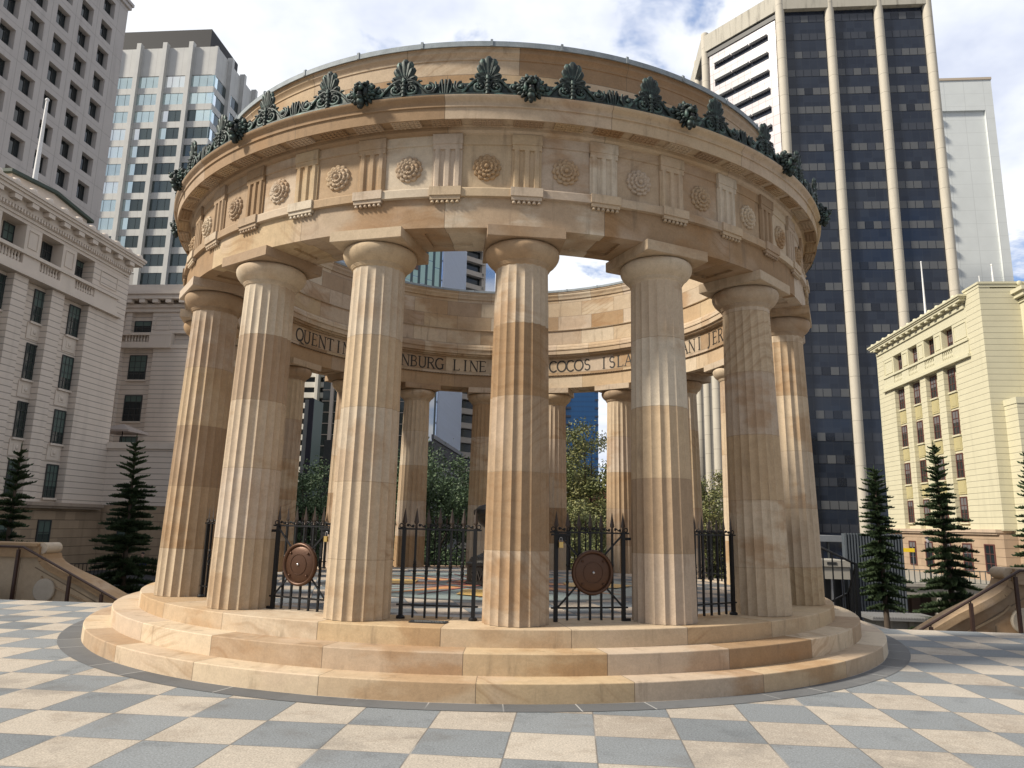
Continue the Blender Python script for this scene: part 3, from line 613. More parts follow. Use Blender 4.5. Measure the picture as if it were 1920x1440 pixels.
def glyph(mb, ch, place, h, th=.004):
    """place(u, v, d): u across, v up, d out"""
    def seg(p, q, wd):
        dx, dy = q[0]-p[0], q[1]-p[1]; L = sqrt(dx*dx+dy*dy)
        if L < 1e-6: return
        ex, ey = dx/L*wd*.25, dy/L*wd*.25; nx, ny = -dy/L*wd/2, dx/L*wd/2
        c4 = [(p[0]-ex+nx, p[1]-ey+ny), (q[0]+ex+nx, q[1]+ey+ny), (q[0]+ex-nx, q[1]+ey-ny), (p[0]-ex-nx, p[1]-ey-ny)]
        c4 = [(a*h, min(max(b, -.2), 1.02)*h) for a, b in c4]
        seg.k += 1; d_ = th + .0002*(seg.k % 9)
        vs = [place(a, b, d_) for a, b in c4] + [place(a, b, -.002) for a, b in c4]
        mb.add(vs, [(0, 1, 2, 3), (0, 4, 5, 1), (1, 5, 6, 2), (2, 6, 7, 3), (3, 7, 4, 0)])
    seg.k = 0
    for pts, wd in GL[ch]:
        for p, q in zip(pts[:-1], pts[1:]): seg(p, q, wd)
    for x, y in SERIF.get(ch, []): y2 = .02 if y == 0 else .98; seg((x-.13, y2), (x+.13, y2), .045)
def word_ring(txt, a_first, pitch, name='inscription'):
    mb = MB(); a = a_first
    for i, ch in enumerate(txt):
        if ch != ' ':
            t0 = R(a_first - pitch*i)
            def place(u, v, d, t0=t0):
                t = t0 - u/4.6; rr_ = 4.6 - d; return (rr_*cos(t), rr_*sin(t), 5.298 + v)
            glyph(mb, ch, place, .272)
    part(mb, name, M['letter'])
word_ring('ST', 166.5, 2.6); word_ring('QUENTIN', 155.6, 2.9); word_ring('HINDENBURG', 132.2, 2.7); word_ring('LINE', 102.5, 2.7)
word_ring('COCOS', 72.4, 2.72); word_ring('ISLAND', 56.1, 2.72); word_ring('ROMANI', 36.8, 3.0); word_ring('JERUSALEM', 17.6, 2.7)

# ------------------------------------------------------------------ fences, gates
RF = 4.86
def spear_mesh():
    mb = MB(); mb.lathe([(.012, 0), (.018, .008), (.012, .018), (.017, .026), (.010, .034)], 8)
    prof = [(.010, .034), (.028, .060), (.021, .10), (.011, .16), (.002, .215)]
    vs = []; 
    for r_, z in prof: vs += [(r_, 0, z), (0, r_*.45, z), (-r_, 0, z), (0, -r_*.45, z)]
    mb.add(vs, [(i*4+j, i*4+(j+1) % 4, (i+1)*4+(j+1) % 4, (i+1)*4+j) for i in range(len(prof)-1) for j in range(4)])
    return mb
def make_fence(gate=False, flip=1):
    root = empty('gate' if gate else 'fence_panel')
    W_ = .80; H0 = 1.516-.5585; HL = .705-.5585
    xs = [-.40 + W_*i/6 for i in range(7)]
    sp = None
    for i, x in enumerate(xs):
        end = i in (0, 6); mb = MB()
        wd = .040 if end else .022
        mb.box((x-wd/2, -wd/2, .0 if end else .012), (x+wd/2, wd/2, H0+.015))
        if end and not gate: mb.lathe([(.05, 0), (.05, .02), (.035, .035), (.02, .04)], 12, cx=x)
        if not end:
            for zc in (.42, .60): mb.lathe([(.012, zc-.02), (.018, zc-.008), (.018, zc+.008), (.012, zc+.02)], 8, cx=x)
            if not gate: # twisted middle
                for j in range(8): mb.box((-.0145, -.0145, 0), (.0145, .0145, .017), 0, Matrix.Translation((x, 0, .434+.019*j)) @ Rz(.4*j))
        b = mb.build('post' if end else 'bar', M['iron'], root)
        s_ = spear_mesh(); s_.v = [(a+x, c, z+H0+.015) for a, c, z in s_.v]; s_.build('spearhead', M['spear'], b)
    mb = MB(); mb.box((-.47, -.018, H0-.008), (.47, .018, H0+.010)); mb.build('rail', M['iron'], root)
    mb = MB(); mb.box((-.45, -.016, HL-.010), (.45, .016, HL+.008)); mb.build('rail', M['iron'], root)
    mb = MB()
    for i in range(6):
        x0 = xs[i]; pts = []
        for j in range(25):
            u = j/24
            if u < .3: t = u/.3; pts.append((x0+.036-.018*cos(2*pi*t*.9)*(.4+.6*t), 0, H0+.044+.016*sin(2*pi*t*.9)*(.4+.6*t)))
            elif u > .7: t = (1-u)/.3; pts.append((x0+.098+.018*cos(2*pi*t*.9)*(.4+.6*t), 0, H0+.030-.016*sin(2*pi*t*.9)*(.4+.6*t)))
            else: t = (u-.3)/.4; pts.append((x0+.050+.034*t, 0, H0+.050-.026*(t*t*(3-2*t))))
        mb.tube(pts, .0065, 5)
    for sgn in (-1, 1): mb.tube([(sgn*(.435+.022*cos(t)), 0, H0+.036+.022*sin(t)) for t in [2*pi*i/12 for i in range(13)]], .0065, 5)
    mb.build('scrollwork', M['iron'], root)
    if gate:
        mb = MB()
        for sx in (-1, 1): mb.bar((sx*.39, -.0225, HL), (-sx*.39, -.0225+.0, H0-.01), .020, .010, 0, Vector((0, 1, 0)))
        mb.build('brace', M['iron'], root)
        zc = 1.085-.5585; RS = .243; sh = MB()
        Mx = Matrix.Translation((0.01, -.03, zc)) @ Matrix.Rotation(R(90), 4, 'X')
        sh.lathe([(0, .055), (.10, .050), (.17, .040), (.205, .026), (.212, .022)], 56, weld=True); sh.lathe([(.235, .0), (.0, .0)], 56); sh.xf(Mx)
        shield = sh.build('shield', M['copper'], root)
        r_ = MB(); r_.lathe([(.205, .020), (.212, .044), (.226, .050), (.241, .040), (.246, .02), (.240, -.002)], 56, weld=True)
        r_.xf(Mx); r_.build('rim', M['copper'], shield)
        r_ = MB(); r_.lathe([(.108, .046), (.110, .054), (.116, .054), (.118, .046)], 48); r_.xf(Mx); r_.build('ring_moulding', M['copper'], shield)
        for px, py, rr_ in ((.125, .125, .014), (-.125, .125, .014), (.125, -.125, .014), (-.125, -.125, .014), (0, 0, .017)):
            s_ = MB(); s_.ell((px, py, .046 if rr_ < .016 else .058), (rr_, rr_, .012), None, 10, 6); s_.xf(Mx); s_.build('stud', M['copper'] if rr_ < .016 else M['steel'], shield)
        mb = MB(); x = flip*.36
        mb.box((x-.07, -.03, H0-.085), (x+.07, -.012, H0-.012)); mb.box((x-.11, -.05, H0-.035), (x+.115, -.030, H0-.014)); mb.build('latch', M['iron'], root)
        mb = MB(); mb.box((-flip*.46-.03, -.02, H0-.075), (-flip*.46+.03, .02, H0-.045)); mb.box((-flip*.45-.03, -.018, .0), (-flip*.45+.03, .018, .03)); mb.build('hinge', M['iron'], root)
    return root
fence0 = make_fence()
names = {-156.9: 'black spear-topped iron fence panel to the left of the leftmost front column', -136.9: 'black spear-topped iron fence panel between the two leftmost front columns',
  -96.9: 'black spear-topped iron fence panel left of the central column, behind the small dark plaque', -56.9: 'black spear-topped iron fence panel right of the gate with the darker shield',
  -36.9: 'black spear-topped iron fence panel between the two rightmost front columns', -16.9: 'black iron fence panel at the far right side of the colonnade'}
ordn = ['first', 'second', 'third', 'fourth', 'fifth', 'sixth', 'seventh', 'eighth', 'ninth', 'tenth']
kb = 0; first = True
for k in range(18):
    azd = -156.9 + 20*k
    azn = azd if azd <= 180 else azd - 360
    t = R(azd)
    if abs(azd+116.9) < 1: o = make_fence(True, 1); tag(o, 'black iron gate with a reddish brown round shield, left of two gates', 'gate', 'gates with round bronze shields')
    elif abs(azd+76.9) < 1: o = make_fence(True, -1); tag(o, 'black iron gate with a darker round shield, right of the central column', 'gate', 'gates with round bronze shields')
    else:
        o = fence0 if first else copy_tree(fence0); first = False
        key = [q for q in names if abs(q-azd) < 1]
        if key: lab = names[key[0]]
        else: lab = 'black iron fence panel in the rear arc of the colonnade, %s bay from the right' % ordn[kb]; kb += 1
        tag(o, lab, 'fence', 'iron fence panels between the columns')
    o.location = (RF*cos(t), RF*sin(t), .5585); o.rotation_euler = (0, 0, t + pi/2)
for azd, sgn, lab in ((-116.9, 1, 'small brass padlock on the latch of the left shield gate'), (-76.9, -1, 'small brass padlock on the latch of the right shield gate')):
    t = R(azd); mb = MB(); mb.box((-.024, -.012, -.062), (.024, .012, 0)); mb.box((-.021, -.014, -.058), (.021, .014, -.004))
    pr = empty('padlock', (RF*cos(t), RF*sin(t), .5585), t+pi/2); tag(pr, lab, 'padlock', 'brass padlocks on the gates')
    off = Matrix.Translation((sgn*.36, -.045, 1.516-.5585-.105)); mb.xf(off); mb.build('lock_body', M['brass'], pr)
    mb = MB(); mb.tube([(-.014, 0, 0), (-.014, 0, .035), (-.008, 0, .05), (.008, 0, .05), (.014, 0, .035), (.014, 0, 0)], .004, 6); mb.xf(off); mb.build('shackle', M['steel'], pr)
# plaque on the top step
pq = empty('plaque', (5.10*cos(R(-97.3)), 5.10*sin(R(-97.3)), .5585), R(-97.3)+pi/2)
tag(pq, 'small dark metal plaque with raised lettering lying on the top step', 'plaque')
mb = MB(); mb.prism([(-.20, -.07), (-.185, -.085), (.185, -.085), (.20, -.07), (.20, .07), (.185, .085), (-.185, .085), (-.20, .07)], 0, .010); mb.build('plate', M['black'], pq)
mb = MB(); rnd = random.Random(5)
for row in range(4):
    x = -.165 + .01*row
    while x < .16:
        L = rnd.uniform(.012, .02); mb.box((x, .05-.034*row-.009, .010), (x+L, .05-.034*row+.009, .0125)); x += L+.007 + (.012 if rnd.random() < .2 else 0)
mb.build('raised_lettering', M['grit'], pq)
# urn
ur = empty('urn', (0, 0, .5585)); tag(ur, 'dark bronze lidded urn on a lettered plinth at the centre of the rotunda', 'urn')
mb = MB(); mb.lathe([(.47, 0), (.47, .03), (.43, .05), (.43, .30), (.45, .32), (.45, .36), (.40, .38)], 40); mb.build('plinth', M['urn'], ur)
mb = MB(); mb.lathe([(.40, .38), (.385, .42), (.33, .46), (.24, .49), (.16, .53), (.12, .60), (.10, .75), (.10, .88), (.14, .96), (.22, 1.02), (.29, 1.10), (.31, 1.17)], 40, weld=True)
for j in range(16): t = 2*pi*j/16; mb.ell((.34*cos(t), .34*sin(t), .43), (.035, .035, .03), None, 6, 4)
mb.build('bowl', M['urn'], ur)
mb = MB(); mb.lathe([(.31, 1.17), (.34, 1.19), (.34, 1.26), (.30, 1.29), (.24, 1.34), (.14, 1.37), (.07, 1.40), (.11, 1.43), (.09, 1.47), (.0, 1.50)], 36, weld=True); mb.build('lid', M['urn'], ur)
mb = MB()
for i, ch in enumerate('SMEN'):
    t0 = R(-136 + 20*i)
    def place(u, v, d, t0=t0):
        t = t0 + u/.43; rr_ = .432 + d*2.5; return (rr_*cos(t), rr_*sin(t), .09+v)
    glyph(mb, ch, place, .15, .006)
mb.build('inscription', plain('worn_bronze_letters', (.07, .065, .06), .4, .5), ur)
#ENVIRONMENT
# ================================================================== ENVIRONMENT (built in street-grid coordinates a, b)
class Bld:
    def __init__(s, name, a, b, label, cat, z=-5.0, group=None):
        s.o = Vector((a, b, z)); s.root = groot(name, a, b, z); tag(s.root, label, cat, group)
    def part(s, mb, name, mt, parent=None, loc=None, rz=0.0):
        """mesh given in grid coordinates, or around its own origin when loc (grid) is given"""
        o = mb.build(name, mt); o.parent = parent or s.root
        if parent is not None: return o
        o.location = (Vector(loc) - s.o) if loc is not None else -s.o
        o.rotation_euler[2] = rz
        return o
    def put(s, proto, loc, rz=0.0, first=[None]):
        o = copy_tree(proto, s.root); o.location = Vector(loc) - s.o; o.rotation_euler[2] = rz; return o
def holed(mb, plane, c0, c1, u0, u1, z0, z1, holes, mi=0):
    """wall layer between c0 and c1 on axis 'a' or 'b', running u0..u1, with rectangular holes (u0,u1,z0,z1)"""
    us = sorted({u0, u1, *[min(max(h[i], u0), u1) for h in holes for i in (0, 1)]}); 
    for ua, ub in zip(us[:-1], us[1:]):
        if ub-ua < 1e-5: continue
        um = (ua+ub)/2; hs = sorted([(h[2], h[3]) for h in holes if h[0] < um < h[1]])
        z = z0; spans = []
        for ha, hb in hs:
            if ha > z: spans.append((z, min(ha, z1)))
            z = max(z, hb)
        if z < z1: spans.append((z, z1))
        for za, zb in spans:
            if plane == 'a': mb.box((c0, ua, za), (c1, ub, zb), mi)
            else: mb.box((ua, c0, za), (ub, c1, zb), mi)
M['dglass'] = glass('dark_window_glass', (.018, .024, .027), 0.06, 0, 0.55)
M['gglass'] = glass('green_grey_window_glass', (.030, .046, .043), 0.06, 0, 0.6)
M['frame'] = plain('dark_window_frame', (.045, .05, .05), 0.5)
M['redframe'] = plain('dark_red_window_frame', (.11, .042, .036), .5)
M['blind'] = plain('pale_green_blind', (.085, .125, .11), .5); M['curtain'] = plain('grey_curtain', (.13, .125, .13), .6, 0, .4, .3, 4)
WRND = random.Random(9)
def window(bld, w_, h_, fm, gm, nx=2, ny=3, fw_=.06, name='window', sill=None, loc=(0, 0, 0), rz=0):
    mb = MB(); mb.box((-w_/2, .0, 0), (w_/2, -.02, h_)); o = bld.part(mb, name, gm, None, loc, rz)
    mb = MB(); d = -.075
    mb.box((-w_/2-.02, .0, -.0), (-w_/2+fw_, d, h_)); mb.box((w_/2-fw_, .0, 0), (w_/2+.02, d, h_))
    mb.box((-w_/2, .0, 0), (w_/2, d+.002, fw_)); mb.box((-w_/2, .0, h_-fw_), (w_/2, d+.002, h_+.02))
    for i in range(1, nx): x = -w_/2 + w_*i/nx; mb.box((x-.02, 0, .01), (x+.02, -.05, h_-.01))
    for i in range(1, ny): z = h_*i/ny; mb.box((-w_/2+.01, 0, z-.02), (w_/2-.01, -.045 if i != ny-1 else -.06, z+.02))
    mb.build('window_frame', fm, o)
    t_ = WRND.random()
    if t_ < .7:
        mb = MB(); f0 = WRND.choice((.35, .5, .62, .75))
        mb.box((-w_/2+fw_*.5, -.018, h_*f0), (w_/2-fw_*.5, -.026, h_-fw_*.5)); mb.build('blind', M['blind'] if fm is M['frame'] else M['curtain'], o)
    if sill is not None:
        mb = MB(); mb.box((-w_/2-.12, .0, -.13), (w_/2+.12, -.16, -.001)); mb.build('window_sill', sill, o)
    return o
def baluster_row(mb, axis, c, u0, u1, z0, z1, n_):
    r_ = (z1-z0)*.11
    for i in range(n_):
        u = u0 + (u1-u0)*(i+.5)/n_
        x, y = (c, u) if axis == 'a' else (u, c)
        mb.lathe([(r_*.7, z0), (r_*.9, z0+.1*(z1-z0)), (r_*1.5, z0+.35*(z1-z0)), (r_*.6, z0+.62*(z1-z0)), (r_*1.0, z0+.85*(z1-z0)), (r_*1.1, z1)], 8, cx=x, cy=y, weld=True)
# ---------------------------------------------------------- cream heritage building on the left
WC = (.66, .575, .495); SB_ = (.40, .30, .205)
mC = grooved('cream_rusticated_wall', WC, .405, 0.1, .04, .58, .08, .16)
mCp = plain('cream_painted_trim', (.65, .57, .49), .65, 0, .3, .08, 1.2, .08, 30, .15, (.28, .24, .2))
mCs = grooved('sandstone_base', SB_, .58, 0.05, .03, .6, .14, .25, blocks=.55)
C_ = Bld('heritage_building', -32.29, 36.7, 'cream rusticated heritage building with balustraded attic, left of the rotunda', 'building')
BA = -8.0; AC = -32.29; RC = AC - .53
wz = [(13.51, 15.62), (9.82, 12.10), (6.16, 8.40), (2.62, 4.78)]
bays = [32.08 - 3.25*k for k in range(11)]
mb = MB()
mb.box((-52, BA, -2.3), (RC-.4, 36.75, 21.4)); mb.box((RC-.4, BA, 2.3), (RC, 32.73, 17.0))
mb.box((RC-.5, 32.73, 2.3), (AC, 36.75, 19.3))
for k in range(11):
    c = 29.745 - 3.25*k; mb.box((RC, c-.575, 2.3), (AC, c+.575, 15.9))
mb.box((-52, 36.75, -2.3), (-33.1, 60, 2.3)); 
C_.part(mb, 'wall', mC)
mb = MB()
for k in range(11):
    c = 30.23 - 3.28*k; mb.box((-33.15-.2, c-.66, 17.25), (AC, c+.66, 19.15)); 
    mb.box((AC, c-.40, 17.72), (AC+.05, c-.36, 18.85)); mb.box((AC, c+.36, 17.72), (AC+.05, c+.40, 18.85)); mb.box((AC, c-.36, 17.72), (AC+.049, c+.36, 17.76)); mb.box((AC, c-.36, 18.81), (AC+.049, c+.36, 18.85))
for y0, y1, z0, z1 in ((33.5, 35.4, 17.75, 17.8), (33.5, 35.4, 18.75, 18.8), (33.5, 33.55, 17.8, 18.75), (35.35, 35.4, 17.8, 18.75)): mb.box((AC, y0, z0), (AC+.05, y1, z1))
mb.box((RC-.5, BA, 17.0), (-33.15, 32.84, 19.3)); mb.box((-33.4, BA, 19.1), (AC+.02, 36.0, 19.32))
C_.part(mb, 'attic_wall', mCp)
mb = MB()
mb.box((-33.3, BA, 15.9), (AC+.28, 36.0, 16.12)); mb.box((-33.3, BA, 16.12), (AC+.14, 35.6, 16.56)); mb.box((AC-.25, BA, 17.19), (AC+.22, 35.6, 17.40))
mb.box((-33.3, 32.98, 16.56), (AC+.09, 35.5, 17.19))
for k in range(8):
    c = 30.23 - 3.28*k; mb.box((AC-.3, c-.70, 16.56), (AC+.09, c+.70, 17.19))
    baluster_row(mb, 'a', AC-.08, c+.75, c+2.5, 16.56, 17.19, 7)
C_.part(mb, 'balustrade', mCp)
mb = MB()
mb.box((-33.3, BA, 19.32), (AC+.10, 36.6, 19.52)); mb.box((-33.3, BA, 19.52), (AC+.16, 36.62, 19.80)); mb.box((-33.3, BA, 19.80), (AC+.22, 36.75, 20.0)); mb.box((-33.3, BA, 20.32), (AC+.62, 37.25, 20.55))
mb.box((-33.3, BA, 20.55), (AC+.72, 37.35, 20.72)); mb.box((-33.3, BA, 20.72), (AC+.80, 37.42, 20.88)); mb.box((-33.3, BA, 20.0), (AC+.18, 36.78, 20.32)); mb.box((-40, 36.78, 19.2), (-33.3, 37.2, 19.9)); mb.box((-40, 36.78, 19.9), (-33.3, 37.35, 20.1))
C_.part(mb, 'cornice', mCp)
mb = MB(); mb.box((AC+.18, -.3, 20.02), (AC+.56, .3, 20.30)); md = [MB() for _ in range(20)]
for k in range(20):
    mm = MB(); mm.box((.0, -.28, 0), (.40, .28, .28)); C_.part(mm, 'modillion', mCp, None, (AC+.18, 36.0-1.42*k, 20.02))
mb = MB()
y = BA
while y < 36.4: mb.box((AC+.16, y, 19.56), (AC+.27, y+.13, 19.77)); y += .24
tag(C_.part(mb, 'dentils', mCp), kind='stuff')
for k in range(21):
    mm = MB(); mm.lathe([(.0, .34), (.20, .30), (.26, .16), (.26, 0)], 10, weld=True); mm.box((-.12, -.62, 0), (.12, .62, .16)); C_.part(mm, 'antefix', mCp, None, (AC+.45, 36.9-1.39*k, 20.88))
mb = MB(); mb.box((-52, BA, -2.3), (AC+.06, 36.8, 1.95)); C_.part(mb, 'stone_base', mCs)
mb = MB(); mb.box((-52, BA, 1.95), (AC+.42, 36.2, 2.10)); mb.box((-52, BA, 2.10), (AC+.55, 36.35, 2.32)); C_.part(mb, 'belt_course', plain('weathered_sandstone_belt', (.36, .29, .23), .8, 0, .2, .15, 1, .1, 30, .5, (.12, .1, .09)))
w0 = None
for j, (za, zb) in enumerate(wz):
    for k, bc in enumerate(bays):
        wo = window(C_, 1.05, zb-za, M['frame'], M['gglass'], 3, 4, .05, sill=mCp, loc=(RC, bc, za), rz=pi/2)
        if j < 3 and k < 4:
            mm = MB(); mm.box((-.62, 0, 0), (.62, -.05, 1.0)); mm.box((-.30, -.05, .25), (.30, -.075, .75)); mm.ell((0, -.08, .5), (.15, .05, .15), None, 8, 5); C_.part(mm, 'spandrel_panel', mCp, None, (RC, bc-.1, wz[j+1][1]+.28), pi/2)
for k in range(7): window(C_, .86, 1.55, M['frame'], M['dglass'], 2, 3, .05, loc=(-33.15, 29.05+3.28-3.28*k+.1, 17.45), rz=pi/2)
for k in range(4): window(C_, 1.15, 2.3, M['frame'], M['gglass'], 2, 3, .06, loc=(AC+.065, 31.3-3.25*k, -1.1), rz=pi/2)
# wing set back behind the terrace, facing the square
mb = MB(); mb.box((-56, 45.35, -2.3), (-29, 62, 21.0)); mb.box((-34.9, 45, -2.3), (-29, 45.35, 16.2)); mb.box((-37.75, 45.0, 17.2), (-37.2, 45.35, 19.1)); mb.box((-56, 45.0, -2.3), (-37.75, 45.35, 16.2)); mb.box((-35.3, 45.0, 17.2), (-29, 45.35, 19.1)); C_.part(mb, 'rear_wing_wall', mC)
mb = MB()
mb.box((-56, 44.7, 15.85), (-33.25, 45.35, 16.2)); mb.box((-33.25, 44.92, 15.85), (-29, 45.35, 16.2)); mb.box((-56, 44.75, 17.0), (-33.25, 45.3, 17.22)); mb.box((-35.3, 44.78, 16.2), (-33.25, 45.35, 17.0)); mb.box((-37.75, 44.9, 16.2), (-35.3, 45.2, 16.42))
baluster_row(mb, 'b', 44.98, -37.6, -35.4, 16.42, 17.0, 8)
for x0, x1, z0, z1 in ((-35.0, -33.6, 17.5, 17.56), (-35.0, -33.6, 18.6, 18.66), (-35.0, -34.94, 17.56, 18.6), (-33.66, -33.6, 17.56, 18.6)): mb.box((x0, 44.95, z0), (x1, 45, z1))
mb.box((-56, 44.85, 19.1), (-28.9, 45.4, 19.45)); mb.box((-56, 44.7, 19.45), (-28.9, 45.4, 19.75)); mb.box((-56, 44.2, 20.1), (-28.9, 45.4, 20.5)); mb.box((-56, 44.05, 20.5), (-28.9, 45.4, 20.8)); mb.box((-56, 44.6, 20.8), (-28.9, 45.4, 21.5))
C_.part(mb, 'rear_wing_trim', mCp)
for k in range(9): mm = MB(); mm.box((-.25, -.45, 0), (.25, 0, .3)); C_.part(mm, 'modillion', mCp, None, (-38.4+1.2*k, 44.7, 19.78))
for za, zb in ((13.13, 15.29), (9.5, 11.77), (6.0, 8.2)): window(C_, 1.55, zb-za, M['frame'], M['dglass'], 3, 4, .05, sill=mCp, loc=(-36.35, 45.345, za), rz=0)
window(C_, 1.5, 1.1, M['frame'], M['dglass'], 2, 2, .05, loc=(-36.3, 45.345, 17.28))
mb = MB(); mb.box((-44, 36.75, 2.3), (-22, 45.0, 6.35)); C_.part(mb, 'terrace_wall', mC)
mb = MB(); mb.box((-44, 36.6, 6.35), (-21.9, 37.1, 6.80)); mb.box((-22.4, 37.1, 6.35), (-21.9, 45, 6.80)); C_.part(mb, 'terrace_parapet', mCp)
mb = MB(); mb.box((-44, 36.8, -2.3), (-21.9, 45.0, 2.3)); C_.part(mb, 'terrace_base', mCs)
for a_ in (-30.2, -26.6): window(C_, 1.2, 2.2, M['frame'], M['dglass'], 2, 3, .05, loc=(a_, 36.795, -1.0))
mb = MB(); mb.prism([(28.9, 20.9), (28.9, 23.95), (32.8, 24.35), (36.5, 23.9), (36.5, 20.9)], -44, -36.2, 0, Matrix(((0, 0, 1, 0), (1, 0, 0, 0), (0, 1, 0, 0), (0, 0, 0, 1))))
C_.part(mb, 'gable', mCp)
mb = MB(); gm_ = plain('dark_green_roof', (.035, .055, .042), .6)
mb.prism([(28.5, 23.92), (28.5, 24.14), (32.8, 24.56), (36.9, 24.08), (36.9, 23.86), (32.8, 24.34)], -44, -35.9, 0, Matrix(((0, 0, 1, 0), (1, 0, 0, 0), (0, 1, 0, 0), (0, 0, 0, 1))))
C_.part(mb, 'roof', gm_)
white = plain('white_paint', (.72, .72, .72), .4)
def pole(a, b, z0, z1, r_, label, base=True, group=None, cat='flagpole', name='flagpole'):
    P = Bld(name, a, b, label, cat, z0, group)
    mb = MB(); mb.tube([(a, b, z0), (a, b, z0+.4*(z1-z0)), (a, b, z1)], [r_*1.25, r_, r_*.55], 10); P.part(mb, 'shaft', white)
    mb = MB(); mb.ell((a, b, z1), (r_*.9, r_*.9, r_*.9), None, 10, 6); P.part(mb, 'finial', white)
    mb = MB(); mb.lathe([(r_*2.4, z0), (r_*2.4, z0+.15), (r_*1.4, z0+.4)], 12, cx=a, cy=b); P.part(mb, 'socket', white)
    return P
pole(-40.2, 35.5, 24.0, 33.7, .17, 'tall white flagpole rising from the cornice of the left heritage building')
# umbrella on the terrace
U_ = Bld('umbrella', -33.6, 40.2, 'open cafe umbrella with a pale top on the terrace of the left building', 'umbrella', 6.35)
mb = MB(); mb.tube([(-33.6, 40.2, 6.35), (-33.6, 40.2, 8.5)], .035, 8); U_.part(mb, 'pole', M['iron'])
mb = MB(); ca = (-33.6, 40.2, 8.62); rim = [(-33.6+1.9*cos(pi/4+k*pi/2), 40.2+1.9*sin(pi/4+k*pi/2), 8.02) for k in range(4)]
mb.add([ca]+rim, [(0, 1, 2), (0, 2, 3), (0, 3, 4), (0, 4, 1)]); mb.add(rim+[(x, y, z-.14) for x, y, z in rim], [(0, 1, 5, 4), (1, 2, 6, 5), (2, 3, 7, 6), (3, 0, 4, 7)])
U_.part(mb, 'canopy', plain('pale_canvas', (.38, .33, .30), .8))
# ---------------------------------------------------------- yellow heritage building on the right
WG = (.55, .515, .37)
mG = grooved('yellow_rusticated_wall', WG, .46, 0.1, .035, .45, .09, .16); mGp = plain('yellow_painted_trim', (.55, .52, .375), .6, 0, .3, .06, 1.2, .06, 30, .08, (.4, .36, .24))
mGs = grooved('pink_sandstone_base', (.40, .295, .205), .62, 0.0, .03, .55, .12, .15, blocks=.35)
mGo = plain('ochre_spandrel', (.42, .37, .20), .6, 0, .3, .06)
G_ = Bld('heritage_building', 32.42, 43.1, 'pale yellow rusticated heritage building with red framed windows, at the right edge', 'building')
AG = 32.42; RG = AG + .42; BE = 62.4
mb = MB()
mb.box((RG+.4, 43.05, -3), (60, BE, 20.2)); mb.box((AG, 43.05, 1.9), (RG+.4, 45.15, 20.3)); mb.box((RG, 45.15, 1.9), (RG+.4, BE, 16.0)); mb.box((AG, 60.9, 1.9), (RG+.4, BE, 19.3))
cG = [58.33 - 3.13*k for k in range(4)]
edges = [(45.15, 56.8-3.13*3)] + [(58.9-3.13*(k+1), 56.8-3.13*k) for k in (2, 1, 0)] + [(58.9, 60.9)]
for y0, y1 in edges: mb.box((AG, y0, 1.9), (RG, y1, 15.3))
G_.part(mb, 'wall', mG)
mb = MB(); mb.box((RG+.15, 45.15, 15.3), (RG+.5, 60.9, 19.3))
ea = [(45.15, 56.9-3.13*3)] + [(58.7-3.13*(k+1), 56.9-3.13*k) for k in (2, 1, 0)] + [(58.7, 60.9)]
for y0, y1 in ea:
    mb.box((AG+.03, y0, 16.7), (RG+.5, y1, 18.55)); m0, m1 = y0+.22, y1-.22
    for q in ((m0, m1, 17.0, 17.05), (m0, m1, 18.2, 18.25), (m0, m0+.05, 17.05, 18.2), (m1-.05, m1, 17.05, 18.2)): mb.box((AG-.02, q[0], q[2]), (AG+.03, q[1], q[3]))
mb.box((AG, 45.15, 18.5), (RG+.5, 60.9, 19.3)); G_.part(mb, 'attic_wall', mGp)
mb = MB(); mb.box((AG-.25, 45.0, 15.3), (RG+.3, 61.0, 15.55)); mb.box((AG-.1, 45.1, 15.55), (RG+.3, 60.95, 15.85)); mb.box((AG-.14, 45.1, 16.62), (AG+.35, 60.95, 16.80)); 
for k, (y0, y1) in enumerate(ea): mb.box((AG-.04, y0-.02, 15.85), (RG+.2, y1+.02, 16.62))
for k in range(4): c = 58.3-3.13*k; baluster_row(mb, 'a', AG+.05, c-1.36, c+.36, 15.85, 16.62, 6)
G_.part(mb, 'balustrade', mGp)
mb = MB(); mb.box((AG-.12, 45.3, 19.3), (RG, 62.2, 19.55)); mb.box((AG-.05, 45.4, 19.55), (RG, 62.1, 19.72)); mb.box((AG-.48, 45.0, 19.85), (RG, 62.7, 20.05)); mb.box((AG-.58, 44.9, 20.05), (RG, 62.85, 20.18)); mb.box((AG-.68, 44.8, 20.18), (RG, 62.95, 20.34)); mb.box((AG-.1, 45.2, 19.72), (RG, 62.3, 19.85)); G_.part(mb, 'cornice', mGp)
for k in range(14): mm = MB(); mm.box((-.40, -.2, 0), (0, .2, .17)); G_.part(mm, 'modillion', mGp, None, (AG-.06, 45.9+1.22*k, 19.68))
for k in range(13): mm = MB(); mm.lathe([(0, .30), (.14, .28), (.2, .15), (.2, 0)], 10, weld=True); G_.part(mm, 'antefix', mGp, None, (AG-.3, 46.2+1.35*k, 20.34))
mb = MB(); mb.box((AG-.03, 43.0, 20.3), (60, 45.2, 20.55)); mb.box((AG-.1, 42.93, 20.55), (60, 45.25, 20.72)); mb.box((AG+.5, 45.25, 20.34), (60, BE, 20.7)); G_.part(mb, 'parapet', mGp)
mb = MB(); mb.ell((35.35, 42.9, 20.55), (.22, .1, .22), None, 10, 6); G_.part(mb, 'roundel', mGp)
mb = MB(); mb.box((AG-.12, 43.0, -3), (60, BE+.1, 1.6)); mb.box((33.3, 41.4, -3), (60, 43.0, 1.6)); G_.part(mb, 'stone_base', mGs)
